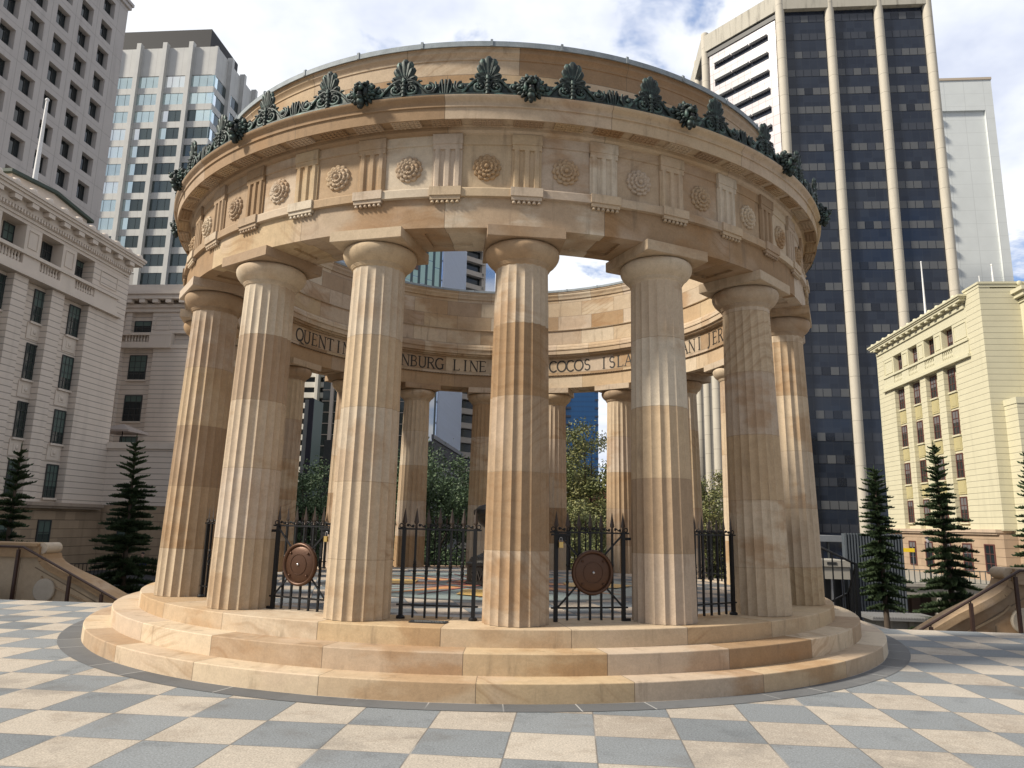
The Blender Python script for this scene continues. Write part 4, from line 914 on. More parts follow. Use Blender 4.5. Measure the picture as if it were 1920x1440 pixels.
mb = MB(); mb.box((AG-.30, 43.5, 1.6), (60, BE+.2, 1.75)); mb.box((AG-.42, 43.4, 1.75), (60, BE+.3, 1.98)); G_.part(mb, 'belt_course', plain('pink_sandstone_belt', (.46, .36, .27), .8, 0, .2, .12, 1, .1, 30, .3, (.2, .17, .15)))
mb = MB(); mb.box((33.35, 41.5, 1.6), (60, 43.05, 11.0)); G_.part(mb, 'side_wing_wall', mG)
mb = MB(); mb.box((33.3, 41.45, 11.0), (60, 43.05, 11.45)); G_.part(mb, 'side_wing_parapet', mGp)
mb = MB(); mb.box((35.3, 42.3, 11.45), (60, 43.05, 19.0)); 
mb.box((35.6, 42.24, 16.5), (36.6, 42.3, 18.4)); G_.part(mb, 'end_pavilion', mGp)
mb = MB(); mb.box((35.2, 42.15, 19.0), (60, 43.05, 19.25)); mb.box((34.9, 41.85, 19.35), (60, 43.05, 19.7)); mb.box((34.7, 41.65, 19.7), (60, 43.05, 20.0)); mb.box((35.1, 42.1, 15.9), (60, 42.3, 16.3)); mb.box((35.1, 42.1, 14.6), (60, 42.3, 15.0)); G_.part(mb, 'end_cornice', mGp)
for za, zb in ((13.2, 15.12), (9.6, 11.62), (6.07, 8.06), (2.52, 4.55)):
    for c in cG: window(G_, 1.02, zb-za, M['redframe'], M['dglass'], 2, 3, .06, sill=mGp, loc=(RG, c, za), rz=-pi/2)
for za, zb in ((11.82, 13.0), (8.3, 9.4), (4.75, 5.88)):
    for c in cG: mm = MB(); mm.box((-.58, 0, 0), (.58, -.06, zb-za)); mm.box((-.42, -.06, .15), (.42, -.08, zb-za-.15)); G_.part(mm, 'spandrel_panel', mGo, None, (RG, c, za), -pi/2)
for k in range(4): window(G_, .85, 1.6, M['redframe'], M['dglass'], 2, 3, .08, loc=(RG+.15, 58.22-3.13*k, 16.85), rz=-pi/2)
for k in range(5): window(G_, 1.3, 2.1, M['redframe'], M['dglass'], 2, 3, .07, loc=(AG-.125, 57.4-3.13*k, -1.22), rz=-pi/2)
pole(33.8, 54.4, 20.7, 26.6, .085, 'thin white flagpole on the roof of the yellow building, before the dark tower')
pole(37.3, 49.6, 20.7, 24.5, .10, 'short yellowish pole on the roof of the yellow building, nearer the corner', name='roof_pole', cat='pole'); pole(36.4, 50.0, 20.7, 23.6, .06, 'shortest thin pole on the roof of the yellow building, left of another', name='roof_pole', cat='pole')
# ---------------------------------------------------------- dark tower with cream columns
def E2(a, b, z): return (1.43+1.4*(a-1.43), -12.95+1.4*(b+12.95), 1.594+1.4*(z-1.594))
mE = grooved('cream_concrete', (.50, .46, .385), 3.44, 1.0, .06, .5, .07, .22, .02)
T_ = Bld('office_tower', 48.5, 101.0, 'tall dark glass office tower with cream round columns and a white slotted side', 'building')
bE = 100.46; ZT, ZP = 89.5, 92.9
n = mat('tower_dark_glass'); x, y, z = n.xyz(n.obj)
k1 = n.m('FRACT', n.m('DIVIDE', n.m('ADD', x, y), 1.3)); ln = n.m('SUBTRACT', 1.0, n.sstep(.03, .05, n.m('MINIMUM', k1, n.m('SUBTRACT', 1.0, k1))))
k2 = n.m('FRACT', n.m('DIVIDE', n.m('SUBTRACT', z, 1.0), 1.72)); l2 = n.m('SUBTRACT', 1.0, n.sstep(.015, .03, n.m('MINIMUM', k2, n.m('SUBTRACT', 1.0, k2))))
wr = n.xyz(n.white(n.comb(n.m('FLOOR', n.m('DIVIDE', n.m('ADD', x, y), 1.3)), n.m('FLOOR', n.m('DIVIDE', z, 1.72)), 2.0)))[0]
c = n.ramp(wr, [(0, (.010, .015, .029)), (1, (.018, .025, .042))]); c = n.mix(n.m('MULTIPLY', n.m('MAXIMUM', ln, l2), .5), c, (.026, .031, .042))
setp(n, col=c, rough=.09, spec=.62, normal=bump(n, n.noise(n.obj, .35, 3, .5), .05, .1)); mEg = n.mat
foot = [(36.4, 100.8), (60.7, 100.8), (60.7, 136), (25.9, 136), (25.9, 111.7)]
mb = MB(); mb.prism(foot, -5, ZT+1.0); T_.part(mb, 'glass_wall', mEg)
mb = MB()
cc = [(36.39, bE), (60.68, bE), (60.9, 136.3), (25.6, 136.3), (25.6, 111.6)]
for i in range(5):
    p, q = Vector((*cc[i], 0)), Vector((*cc[(i+1) % 5], 0)); nrm_ = Vector(((q-p).y, -(q-p).x, 0)).normalized()
    mb.bar(p+Vector((0, 0, (ZT+ZP)/2))-nrm_*.2, q+Vector((0, 0, (ZT+ZP)/2))-nrm_*.2, 1.5, ZP-ZT)
mb.prism([(x*.98+.9, y*.98+2.2) for x, y in foot], ZT+1.0, ZP-.6)
T_.part(mb, 'parapet', plain('stained_concrete_parapet', (.42, .395, .335), .75, 0, .3, .12, .4, .1, 10, .6, (.13, .12, .10)))
cp = None
def tcol(a, b, r_=.74):
    global cp
    if cp is None:
        mm = MB(); mm.lathe([(.74, -5), (.74, ZP+.5), (.70, ZP+.8), (.0, ZP+.85)], 24); cp = T_.part(mm, 'column', mE, None, (a, b, 0)); 
    else: T_.put(cp, (a, b, 0))
for a in (36.39, 44.63, 52.71, 60.68): tcol(a, bE+.1)
for b in (111.6, 119.7, 127.8, 136.0): tcol(25.75, b)
pan = [plain('dark_pane', (.012, .015, .024), .1, 0, .6, .1), plain('pane_with_blind', (.092, .096, .102), .3, 0, .5, .06, 2, 0), plain('grey_pane', (.038, .043, .056), .15, 0, .6, .1, 2, 0)]
rnd = random.Random(12)
for j in range(27):
    zc = 88.0 - 3.44*j
    light = .9 if j in (3, 4, 5, 9, 10, 12) else (.55 if j % 2 == 0 else .45)
    if j in (0, 1, 6): light = .05
    if j > 16: light *= .75
    for i, (x0, x1) in enumerate(((37.2, 43.8), (45.4, 51.9), (53.5, 59.9))):
        mm = MB(); w5 = (x1-x0)/5
        for q in range(5):
            mi = 1 if rnd.random() < light*.85 else (2 if rnd.random() < .75 else 0)
            mm.box((-(x1-x0)/2+w5*q+.06, 0, -.62), (-(x1-x0)/2+w5*(q+1)-.06, -.05, .62), mi)
        T_.part(mm, 'window_band', pan, None, ((x0+x1)/2, 100.80, zc))
n = mat('white_glazed_panels'); x, y, z = n.xyz(n.obj)
fx = n.m('FRACT', n.m('DIVIDE', x, 1.28)); fz = n.m('FRACT', n.m('DIVIDE', z, 1.72)); jl = n.m('SUBTRACT', 1.0, n.sstep(.02, .045, n.m('MINIMUM', n.m('MINIMUM', fx, n.m('SUBTRACT', 1.0, fx)), n.m('MINIMUM', fz, n.m('SUBTRACT', 1.0, fz)))))
wr = n.xyz(n.white(n.comb(n.m('FLOOR', n.m('DIVIDE', x, 1.28)), n.m('FLOOR', n.m('DIVIDE', z, 1.72)), 1.0)))[0]
c = n.ramp(wr, [(0, (.55, .51, .52)), (1, (.70, .65, .65))]); c = n.mix(n.m('MULTIPLY', n.sstep(.45, .7, n.noise(n.obj, .5, 4, .6)), .4), c, (.50, .50, .53)); c = n.mix(n.m('MULTIPLY', jl, .7), c, (.30, .24, .23))
setp(n, col=c, rough=.16, spec=.9, coat=.5); mEw = n.mat
pA, pB = Vector((36.1, 100.75, 0)), Vector((25.9, 111.2, 0)); dv = (pA-pB); Lf = dv.length; ang_f = atan2(dv.y, dv.x)   # local x from far-left to near-right, facing -y
slots = []
for j in range(24):
    zc = 87.0 - 3.44*j; slots.append((1.6, Lf-2.0, zc-1.9, zc-.7))
face = MB(); holed(face, 'b', 0, .5, .6, Lf-.6, -5, 88.4, slots)
sf = T_.part(face, 'side_panelling', mEw, None, (pB.x, pB.y, 0), ang_f)
for j, (u0, u1, z0, z1) in enumerate(slots):
    mm = MB(); mm.box((u0, .38, z0), (u1, .45, z1)); T_.part(mm, 'slot_window', M['black'], None, (pB.x, pB.y, 0), ang_f)
    mm = MB()
    for q in range(3): a0_ = u0+.1+(u1-u0)*q/3; mm.box((a0_, -.42, z1-.05), (a0_+(u1-u0)/3-.3, .3, z1+.22))
    mm2 = T_.part(mm, 'sun_hood', plain('grey_hood', (.40, .41, .43), .3) if j == 0 else bpy.data.materials['grey_hood'], None, (pB.x, pB.y, 0), ang_f)
mb = MB(); mb.box((.3, -.2, 88.4), (Lf-.3, .5, 89.5)); T_.part(mb, 'shadow_gap', M['black'], None, (pB.x, pB.y, 0), ang_f)
# low dark podium and entrance of the tower
mb = MB(); mb.box((12, 46, -5), (23.4, 60, .8)); PD = Bld('podium', 20, 46, 'low dark glazed podium with a grey fascia, below the dark tower', 'building'); PD.part(mb, 'glass_wall', mEg)
mb = MB(); mb.box((11.7, 45.6, .8), (23.6, 60, 1.25)); PD.part(mb, 'fascia', plain('grey_fascia', (.15, .16, .175), .5))
for k in range(8): mm = MB(); mm.box((-.06, 0, -5), (.06, -.12, .8)); PD.part(mm, 'mullion', M['frame'], None, (12.6+1.4*k, 46, 0))
# ---------------------------------------------------------- white tower behind
F_ = Bld('office_tower', 89.0, 152.7, 'plain white tower with a framed blank panel, behind the dark tower', 'building')
mF = plain('white_concrete', (.60, .63, .63), .7, 0, .3, .05, .3, .04, 10, .10, (.34, .35, .35))
n = mat('white_panel_wall'); x, y, z = n.xyz(n.obj); fx = n.m('FRACT', n.m('DIVIDE', x, 4.5)); fz = n.m('FRACT', n.m('DIVIDE', z, 3.3)); jl = n.m('SUBTRACT', 1.0, n.sstep(.008, .02, n.m('MINIMUM', n.m('MINIMUM', fx, n.m('SUBTRACT', 1.0, fx)), n.m('MINIMUM', fz, n.m('SUBTRACT', 1.0, fz)))))
a_ = n.noise(n.obj, .25, 4, .6); v = n.m('ADD', n.m('MULTIPLY', a_, .2), .9); c = n.mix(1.0, (.60, .63, .63), n.comb(v, v, v), 'MULTIPLY'); c = n.mix(n.m('MULTIPLY', jl, .5), c, (.40, .42, .42)); setp(n, col=c, rough=.7); mFp = n.mat
mb = MB(); mb.box((74, 153.3, -5), (100.85, 175, 108.6)); F_.part(mb, 'wall', mFp)
mb = MB(); mb.box((74, 152.7, 101.2), (100.9, 153.3, 109.2)); mb.box((98.9, 152.7, -5), (100.9, 153.3, 101.2)); F_.part(mb, 'frame', mFp)
mb = MB(); mb.box((73.8, 152.5, 109.2), (101, 175, 109.8)); F_.part(mb, 'roof_edge', plain('tan_coping', (.45, .38, .30), .7))
for k in range(12): mm = MB(); mm.box((0, 0, 0), (1.6, -1.2, 1.1)); mm.box((0, 0, -.4), (1.0, -.9, 0)); F_.part(mm, 'balcony', mF, None, (86.2, 153.3, 99.5-4.15*k))
# ---------------------------------------------------------- grey tower at the upper left
A_ = Bld('office_tower', -55.12, 63.3, 'grey concrete tower with a grid of deep square windows, at the upper left', 'building')
mA = plain('grey_precast_concrete', (.46, .435, .42), .75, 0, .3, .09, .35, .08, 12, .25, (.22, .2, .19)); AA = -55.12
cols_ = [59.05 - 3.37*k for k in range(8)]; rows_ = [57.75 + 3.46*k for k in range(-8, 5)]
holes = [(c, c+1.95, z_, z_+2.2) for c in cols_ for z_ in rows_]
mb = MB(); holed(mb, 'a', AA-.7, AA, 34, 63.35, -5, 82, holes); mb.box((-80, 34, -5), (AA-.75, 63.35, 82)); A_.part(mb, 'wall', mA)
mb = MB(); mb.box((-80, 34, 64.55), (AA+.25, 63.65, 65.1)); mb.box((-80, 34, 65.1), (AA+.4, 63.85, 65.5)); A_.part(mb, 'string_course', mA)
n = mat('precast_joint_lines'); setp(n, col=(.2, .19, .18), rough=.9); mj = n.mat
mb = MB()
for c in cols_: mb.box((AA, c+2.66-.012, -5), (AA+.004, c+2.66+.012, 64.5))
for z_ in rows_: mb.box((AA, 34, z_-.63-.012), (AA+.006, 63.3, z_-.63+.012))
tag(A_.part(mb, 'panel_joints', mj), kind='stuff')
wp = None
for c in cols_:
    for z_ in rows_:
        if wp is None:
            mm = MB(); mm.box((-.97, .0, 0), (.97, -.04, 2.2)); wp = A_.part(mm, 'window', M['dglass'], None, (AA-.70, c+.975, z_), pi/2)
            mm = MB(); mm.box((-.97, -.04, 0), (-.90, -.1, 2.2)); mm.box((.90, -.04, 0), (.97, -.1, 2.2)); mm.box((-.9, -.04, 0), (.9, -.1, .08)); mm.box((-.03+.3, -.04, .08), (.03+.3, -.1, 2.2)); mm.build('window_frame', M['frame'], wp)
        else: A_.put(wp, (AA-.70, c+.975, z_), pi/2)
# ---------------------------------------------------------- mirror glass tower with pale ribs
B_ = Bld('office_tower', -66.1, 103.94, 'pale ribbed tower with mirrored windows and a black roof box, behind the grey tower', 'building')
n = mat('ribbed_pale_concrete'); x, y, z = n.xyz(n.obj); fx = n.m('FRACT', n.m('DIVIDE', n.m('ADD', x, y), 1.3)); jl = n.m('SUBTRACT', 1.0, n.sstep(.01, .035, n.m('MINIMUM', fx, n.m('SUBTRACT', 1.0, fx))))
a_ = n.noise(n.obj, .5, 4, .6); v = n.m('ADD', n.m('MULTIPLY', a_, .3), .85); c = n.mix(1.0, (.50, .50, .485), n.comb(v, v, v), 'MULTIPLY'); c = n.mix(n.m('MULTIPLY', jl, .5), c, (.25, .24, .23)); setp(n, col=c, rough=.7); mB = n.mat
AB, BB = -66.1, 103.94
mir = [glass('mirror_window_painted_sky', (.80, .96, .98), .03, .85, .5, .03), glass('mirror_window_painted_dark', (.10, .125, .13), .05, .6, .5, .04), plain('window_blind', (.30, .29, .28), .5, 0, .3, .1)]  # bright and dark mirror glass carry painted reflections
pier_a = [AB-5.2*k for k in range(6)]; pier_b = [BB+5.25*k for k in range(5)]
mb = MB(); mb.box((-97, BB+.5, -5), (AB-.5, 127, 89.4)); mb.box((-97, BB+.35, 83.6), (AB-.35, 126, 89.5)); B_.part(mb, 'wall', mB)
for k, a in enumerate(pier_a[1:]): mm = MB(); mm.box((-.42, -.55, -5), (.42, .5, 90.2)); B_.part(mm, 'rib', mB, None, (a, BB+.1, 0))
for k, b in enumerate(pier_b[1:]): mm = MB(); mm.box((-.5, -.42, -5), (.55, .42, 90.2)); B_.part(mm, 'rib', mB, None, (AB-.1, b, 0))
mb = MB()
for j in range(20):
    z_ = 81.05 - 3.55*j; mb.box((-97, BB+.2, z_-1.25), (AB-.2, 126, z_))
mb.box((AB-.75, BB+.2, 83.4), (AB-.2, BB+.75, 89.5)); B_.part(mb, 'spandrels', mB)
rnd = random.Random(4)
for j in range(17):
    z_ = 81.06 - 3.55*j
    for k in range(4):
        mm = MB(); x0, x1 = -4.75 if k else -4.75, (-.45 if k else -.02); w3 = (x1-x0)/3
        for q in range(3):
            refl_rows = {3: (10, 10, 9), 2: (10, 3, 3), 1: (4, 2, 2), 0: (2, 2, 3)}[k]  # reflections painted by pane: bright sky in upper rows, dark below
            mi = 0 if j < refl_rows[q] + (rnd.random() < .12) else 1
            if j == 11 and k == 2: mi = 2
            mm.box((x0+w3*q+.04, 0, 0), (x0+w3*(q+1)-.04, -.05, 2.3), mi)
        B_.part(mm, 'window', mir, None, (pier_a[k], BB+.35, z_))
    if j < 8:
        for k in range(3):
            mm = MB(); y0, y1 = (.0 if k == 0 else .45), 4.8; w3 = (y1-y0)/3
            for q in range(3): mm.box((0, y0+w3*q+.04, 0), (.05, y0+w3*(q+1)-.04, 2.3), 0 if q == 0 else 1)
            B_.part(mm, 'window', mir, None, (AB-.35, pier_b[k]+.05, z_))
mb = MB(); mb.box((-88, 106.9, 89.4), (-69.5, 118, 95.3)); B_.part(mb, 'roof_box', plain('black_louvres', (.03, .03, .033), .7))
# ---------------------------------------------------------- towers seen through the colonnade
S_ = Bld('office_tower', -22.3, 109.7, 'glass tower with a mint green corner and a blue striped face, seen through the colonnade', 'building')
n = mat('striped_blue_glass'); x, y, z = n.xyz(n.obj); oz = n.m('FRACT', n.m('DIVIDE', z, 3.7)); ln = n.m('SUBTRACT', 1.0, n.sstep(.02, .05, n.m('MINIMUM', oz, n.m('SUBTRACT', 1.0, oz))))
c = n.mix(n.m('MULTIPLY', ln, .9), (.50, .62, .80), (.05, .06, .09)); setp(n, col=c, rough=.06, metal=.8, normal=bump(n, n.noise(n.obj, .3, 3, .5), .05, .2)); mS = n.mat
mb = MB(); mb.prism([(-31, 101), (-22.4, 109.7), (-22.4, 136), (-40, 136), (-40, 101)], -5, 60); S_.part(mb, 'glass_wall', mS)
for k in range(33): mm = MB(); mm.box((0, -.05, -5), (.22, .05, 60)); S_.part(mm, 'fin', plain('pale_fin', (.60, .64, .72), .4) if k == 0 else bpy.data.materials['pale_fin'], None, (-22.4, 110.0+.8*k, 0))
mint = [plain('mint_glass', (.42, .62, .58), .12, 0, .6, .06, 2, 0), plain('dark_teal_glass', (.06, .09, .10), .1, 0, .6), plain('brown_panel', (.13, .08, .07), .5)]
rnd = random.Random(2)
for k in range(8):
    mm = MB()
    for j in range(17):
        z_ = -4 + 3.6*j; zo = 0 if k % 2 == 0 else 1.0
        mm.box((0, 0, z_+zo+.06), (.95, -.08, z_+zo+3.54), 0 if z_ > 30 else 1)
        if k in (3, 5) and j % 4 == 1: mm.box((.0, -.08, z_+zo+1.2), (.95, -.14, z_+zo+2.9), 2)
    mm.box((.95, 0, -4), (1.48, -.04, 60), 1)
    S_.part(mm, 'panel_strip', mint, None, (-22.6-.707*1.5*(k+1)+.05, 109.5-.707*1.5*(k+1), 0), pi/4)
H_ = Bld('office_tower', -24.6, 153, 'pale concrete tower with dark ribbon windows, right of the blue striped tower', 'building')
mH = plain('beige_concrete', (.46, .41, .36), .75, 0, .3, .08, .4, .05, 8, .1)
mb = MB(); mb.prism([(-40, 137.3), (-21.9, 155.6), (-21.0, 157.5), (-21.0, 180), (-40, 180)], -5, 84); H_.part(mb, 'core', M['dglass'])
for j in range(26):
    z_ = -4 + 3.4*j; mm = MB(); mm.box((-24, -.9, 0), (2.0, .6, 1.35)); mm.box((-24, -1.3, 0), (2.0, -.9, .35)); H_.part(mm, 'spandrel', mH, None, (-24.4+1.4, 153.1+1.4, z_), pi/4)
mb = MB(); mb.box((1.4, -.9, -5), (2.6, 1.4, 84)); H_.part(mb, 'corner_pier', mH, None, (-24.4+1.4, 153.1+1.4, 0), pi/4)
K_ = Bld('office_tower', 2.2, 137, 'bright blue glass tower in the distance between two rear columns', 'building')
n = mat('blue_curtain_wall'); x, y, z = n.xyz(n.obj); fx = n.m('FRACT', n.m('DIVIDE', x, .9)); fz = n.m('FRACT', n.m('DIVIDE', z, 1.05))
l1 = n.m('SUBTRACT', 1.0, n.sstep(.04, .08, n.m('MINIMUM', fx, n.m('SUBTRACT', 1.0, fx)))); l2 = n.sstep(.62, .68, fz)
c = n.mix(n.m('MULTIPLY', l2, .35), (.03, .20, .50), (.03, .12, .30)); c = n.mix(n.m('MULTIPLY', l1, .25), c, (.05, .25, .5)); setp(n, col=c, rough=.12, spec=.5); mK = n.mat
mb = MB(); mb.box((-.4, 137, -5), (6.42, 150, 42)); K_.part(mb, 'glass_wall', mK)
for j in range(20): mm = MB(); mm.box((0, 0, 0), (1.05, -.5, .42)); K_.part(mm, 'balcony', plain('slate_blue_panel', (.13, .15, .20), .5) if j == 0 else bpy.data.materials['slate_blue_panel'], None, (-.3, 137, 4.5+1.75*j)); 
for j in range(16): mm = MB(); mm.box((0, 0, 0), (.7, -.2, .4)); K_.part(mm, 'edge_panel', bpy.data.materials['slate_blue_panel'], None, (5.75, 137, 8+1.75*j))
mb = MB(); mb.box((-6, 136, -5), (-.4, 150, 40)); K_.part(mb, 'dark_wing', M['dglass'])
for j in range(20): mm = MB(); mm.box((0, 0, 0), (5.6, -.4, .3)); K_.part(mm, 'ledge', bpy.data.materials['slate_blue_panel'], None, (-6, 136, 4.5+1.75*j))
L_ = Bld('office_building', -36, 90, 'white concrete building with dark ribbon windows, behind the left rear columns', 'building')
mb = MB(); mb.box((-50, 90.4, -5), (-34, 100, 32)); L_.part(mb, 'core', M['dglass'])
mL = plain('warm_white_concrete', (.66, .63, .56), .7, 0, .3, .05)
for j in range(20): mm = MB(); mm.box((-50, 90, 0), (-34, 90.4, .78)); L_.part(mm, 'spandrel', mL, None, (0, 0, 21.0-1.58*j + 1.58*6))
mb = MB(); mb.box((-37.05, 89.6, -5), (-36.3, 90.0, 32)); mb.box((-36.9, 89.4, -5), (-36.5, 89.6, 32)); L_.part(mb, 'pier', mL)
N_ = Bld('office_building', -29, 81, 'dark green glass building with pale floor lines, behind the left rear columns', 'building')
mb = MB(); mb.box((-32.55, 81, -5), (-20, 95, 30)); N_.part(mb, 'glass_wall', glass('dark_green_glass', (.016, .03, .03), .07, 0, .6))
for j in range(22): mm = MB(); mm.box((-32.6, 80.88, 0), (-20, 81, .07)); N_.part(mm, 'floor_line', mH, None, (0, 0, -2.4+1.52*j))
for a in (-31.2, -28.5, -25.8, -23.1): mm = MB(); mm.box((-.22, 80.6, -5), (.22, 81, 30)); N_.part(mm, 'pier', mH, None, (a, 0, 0))
R_ = Bld('fin_wall', -26.5, 61.8, 'tall grey green blade wall with a navy edge, behind the left rear columns', 'wall')
mb = MB(); mb.box((-27.0, 61.8, -5), (-26.5, 64.6, 14.4)); R_.part(mb, 'blade', plain('grey_green_cladding', (.145, .185, .175), .5, 0, .3, .04))
mb = MB(); mb.box((-27.05, 61.66, -5), (-26.5, 61.8, 14.42)); R_.part(mb, 'navy_edge', plain('navy_cladding', (.014, .016, .03), .4)); mb = MB(); mb.box((-27.5, 61.7, -5), (-27.05, 62.4, 14.3)); R_.part(mb, 'grey_edge', plain('grey_cladding', (.18, .19, .19), .5))
Q_ = Bld('plant_screen', -15, 72, 'dark grey louvred rooftop screen below the blue striped tower', 'screen')
mb = MB(); mb.box((-28, 70, -5), (-15.2, 92.6, 10.9)); Q_.part(mb, 'block', M['frame'])
mb = MB(); mb.box((-15.2, 70, 8), (-15, 92.6, 8.3)); mb.box((-15.2, 70, 11.2), (-14.9, 92.6, 11.7)); 
for k in range(40): mb.box((-15.2, 70.2+.56*k, 8.3), (-15.05, 70.35+.56*k, 11.2))
Q_.part(mb, 'louvres', plain('grey_louvre', (.10, .10, .11), .5))
V_ = Bld('brick_building', 3, 62, 'low red brick building glimpsed under the olive tree', 'building')
mV = grooved('red_brick', (.34, .12, .085), .2, 0, .02, .3, .1, .1)
mb = MB(); mb.box((-6, 62.3, -5), (14, 75, 5.4)); mb.box((-6, 62.25, 5.4), (1.1, 75, 5.7)); V_.part(mb, 'wall', mV); mb = MB(); mb.box((-6.1, 62.1, 4.85), (1.1, 62.3, 5.05)); V_.part(mb, 'ledge', mL); mb = MB(); mb.box((1.2, 62.1, -5), (2.5, 62.3, 7.0)); V_.part(mb, 'window', M['dglass'])
for a in (1.3, 1.92, 2.46): pole(a, 57.0, -5.0, 5.95, .05, {1.3: 'leftmost of three white poles before the red brick building', 1.92: 'middle one of three white poles before the red brick building', 2.46: 'rightmost of three white poles before the red brick building'}[a], group='white poles before the brick building')
# ---------------------------------------------------------- stairs and balustrades beside the rotunda
def side_stair(sg):
    right = sg > 0
    S = Bld('balustrade', sg*10.4, 3.0, 'sandstone stair balustrade with a round medallion at the %s of the rotunda' % ('right' if right else 'left'), 'balustrade', -5, 'stair balustrades')
    ax = [10.63, 8.78, 4.0] if not right else [10.25, 8.58, 4.0]; zt = .60; slope = .458 if not right else .60
    ext = 17
    pts = [(ext, -5), (ext, .70), (ax[0]+.15, .70), (ax[0], .62)]
    # concave sweep
    n_ = 8
    for i in range(n_+1):
        u = i/n_; a = ax[0]-.05-1.0*u; z = .55 - (.30*u**.6 + (slope*1.0-.30)*u) - .06
        pts.append((a, z))
    zl = pts[-1][1]; pts.append((ax[2], zl - slope*(pts[-1][0]-ax[2]))); pts.append((ax[2], -5))
    poly = [(sg*x, z) for x, z in pts]
    X = Matrix(((1, 0, 0, 0), (0, 0, 1, 0), (0, 1, 0, 0), (0, 0, 0, 1)))
    mS_ = sandstone('stair_wall_stone_' + ('r' if right else 'l'), 'box', seed=40+sg, lines=.15, tone=(.86, .83, .79))
    mb = MB(); mb.prism(poly, 3.0, 3.45, 0, X); S.part(mb, 'wall', mS_)
    mb = MB(); up_ = [p for p in pts[3:-1]]
    for p, q in zip(up_[:-1], up_[1:]): mb.bar((sg*p[0], 3.22, p[1]+.06), (sg*q[0], 3.22, q[1]+.06), .62, .14)
    mb.box((sg*(ax[0]+.02), 2.9, .62), (sg*ext, 3.55, .86)); mb.box((sg*(ax[0]+.06), 2.86, .86), (sg*ext, 3.58, .93))
    S.part(mb, 'coping', M['capital'])
    mb = MB(); mb.lathe([(.0, -.26), (.06, -.26), (.07, -.24), (.125, -.24), (.125, .26), (.0, .26)], 20); mb.xf(Matrix.Translation((sg*(ax[0]-.0), 3.22, .82)) @ Matrix.Rotation(pi/2, 4, 'X')); S.part(mb, 'scroll', M['capital'])
    mb = MB(); mb.lathe([(.0, .07), (.24, .07), (.26, .05), (.26, 0)], 28); mb.xf(Matrix.Translation((sg*10.45, 3.0, -.10)) @ Matrix.Rotation(pi/2, 4, 'X')); S.part(mb, 'medallion', plain('pale_medallion', (.42, .37, .30), .8) if not right else bpy.data.materials['pale_medallion'])
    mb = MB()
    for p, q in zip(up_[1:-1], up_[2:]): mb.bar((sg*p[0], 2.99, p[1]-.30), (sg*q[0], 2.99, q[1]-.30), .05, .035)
    S.part(mb, 'moulding', plain('brown_moulding', (.34, .25, .16), .85) if not right else bpy.data.materials['brown_moulding'])  # raised bars in one even brown
    jm_ = plain('stair_wall_joint', (.20, .15, .10), .9) if not right else bpy.data.materials['stair_wall_joint']
    for aj, zt_ in ((9.15, -.55), (9.9, -.2), (11.15, .6), (12.6, .6), (14.2, .6)): mm = MB(); mm.box((-.012, -.006, -3), (.012, .01, 0)); S.part(mm, 'joint', jm_, None, (sg*aj, 3.0, zt_))
    mm = MB(); mm.box((-.9, -.006, -.012), (.9, .01, .012)); o_ = S.part(mm, 'joint', jm_, None, (sg*9.95, 3.0, .02 if right else .02)); o_.rotation_euler[1] = -sg*math.atan(slope)
    Rl = Bld('handrail', sg*10.4, 2.85, 'brown metal handrail descending beside the stone stair wall at the %s' % ('right' if right else 'left'), 'handrail', -5, 'metal stair handrails')
    hb = 2.78
    k0 = [(12.0 if not right else 13.5, .85), (10.95 if not right else 10.35, .85 if not right else .90)]; x1 = 4.6; zend = k0[1][1] - (slope*1.0)*(k0[1][0]-x1)
    rp = [(sg*k0[0][0], hb, k0[0][1]), (sg*k0[1][0], hb, k0[1][1]), (sg*x1, hb, zend)]
    bm = plain('brown_metal', (.055, .032, .026), .45, .2) if not right else bpy.data.materials['brown_metal']
    mb = MB(); mb.tube(rp, .028, 8); Rl.part(mb, 'rail', bm)
    for pxx in ([11.05, 9.75, 8.95, 7.6, 6.2] if not right else [10.25, 9.35, 8.55, 7.2, 6.0]):
        z_ = k0[1][1] if pxx >= k0[1][0] else k0[1][1] - slope*(k0[1][0]-pxx)
        mm = MB(); mm.box((-.03, -.03, -1.25), (.03, .03, -.06)); mm.tube([(0, 0, -.07), (0, 0, 0)], .012, 6); Rl.part(mm, 'post', bm, None, (sg*pxx, hb, z_))
    # stair flight (setting)
    mb = MB(); mb.box((sg*ext, .26, -5), (sg*10.9, 3.0, -.36))
    for i in range(14): x0_ = 10.9-.33*i; mb.box((sg*x0_, .26, -5), (sg*(x0_-.33), 3.0, -.36-.165*(i+1)))
    o = mb.build('stairs', conc); o.rotation_euler[2] = GA; tag(o, kind='structure')
side_stair(-1); side_stair(1)
X_ = Bld('metal_box', -11.75, 2.3, 'low shiny metal box at the foot of the left stair wall', 'box', -.36)
mb = MB(); mb.prism([(-12.5, -.36), (-11.15, -.36), (-11.15, -.05), (-11.22, .03), (-12.5, .03)], 2.1, 2.5, 0, Matrix(((1, 0, 0, 0), (0, 0, 1, 0), (0, 1, 0, 0), (0, 0, 0, 1)))); X_.part(mb, 'case', plain('brushed_steel', (.5, .55, .62), .25, .9, .5, .2, 8)); mb = MB(); mb.box((-12.4, 2.06, -.28), (-11.4, 2.1, -.04)); X_.part(mb, 'door', M['steel'])
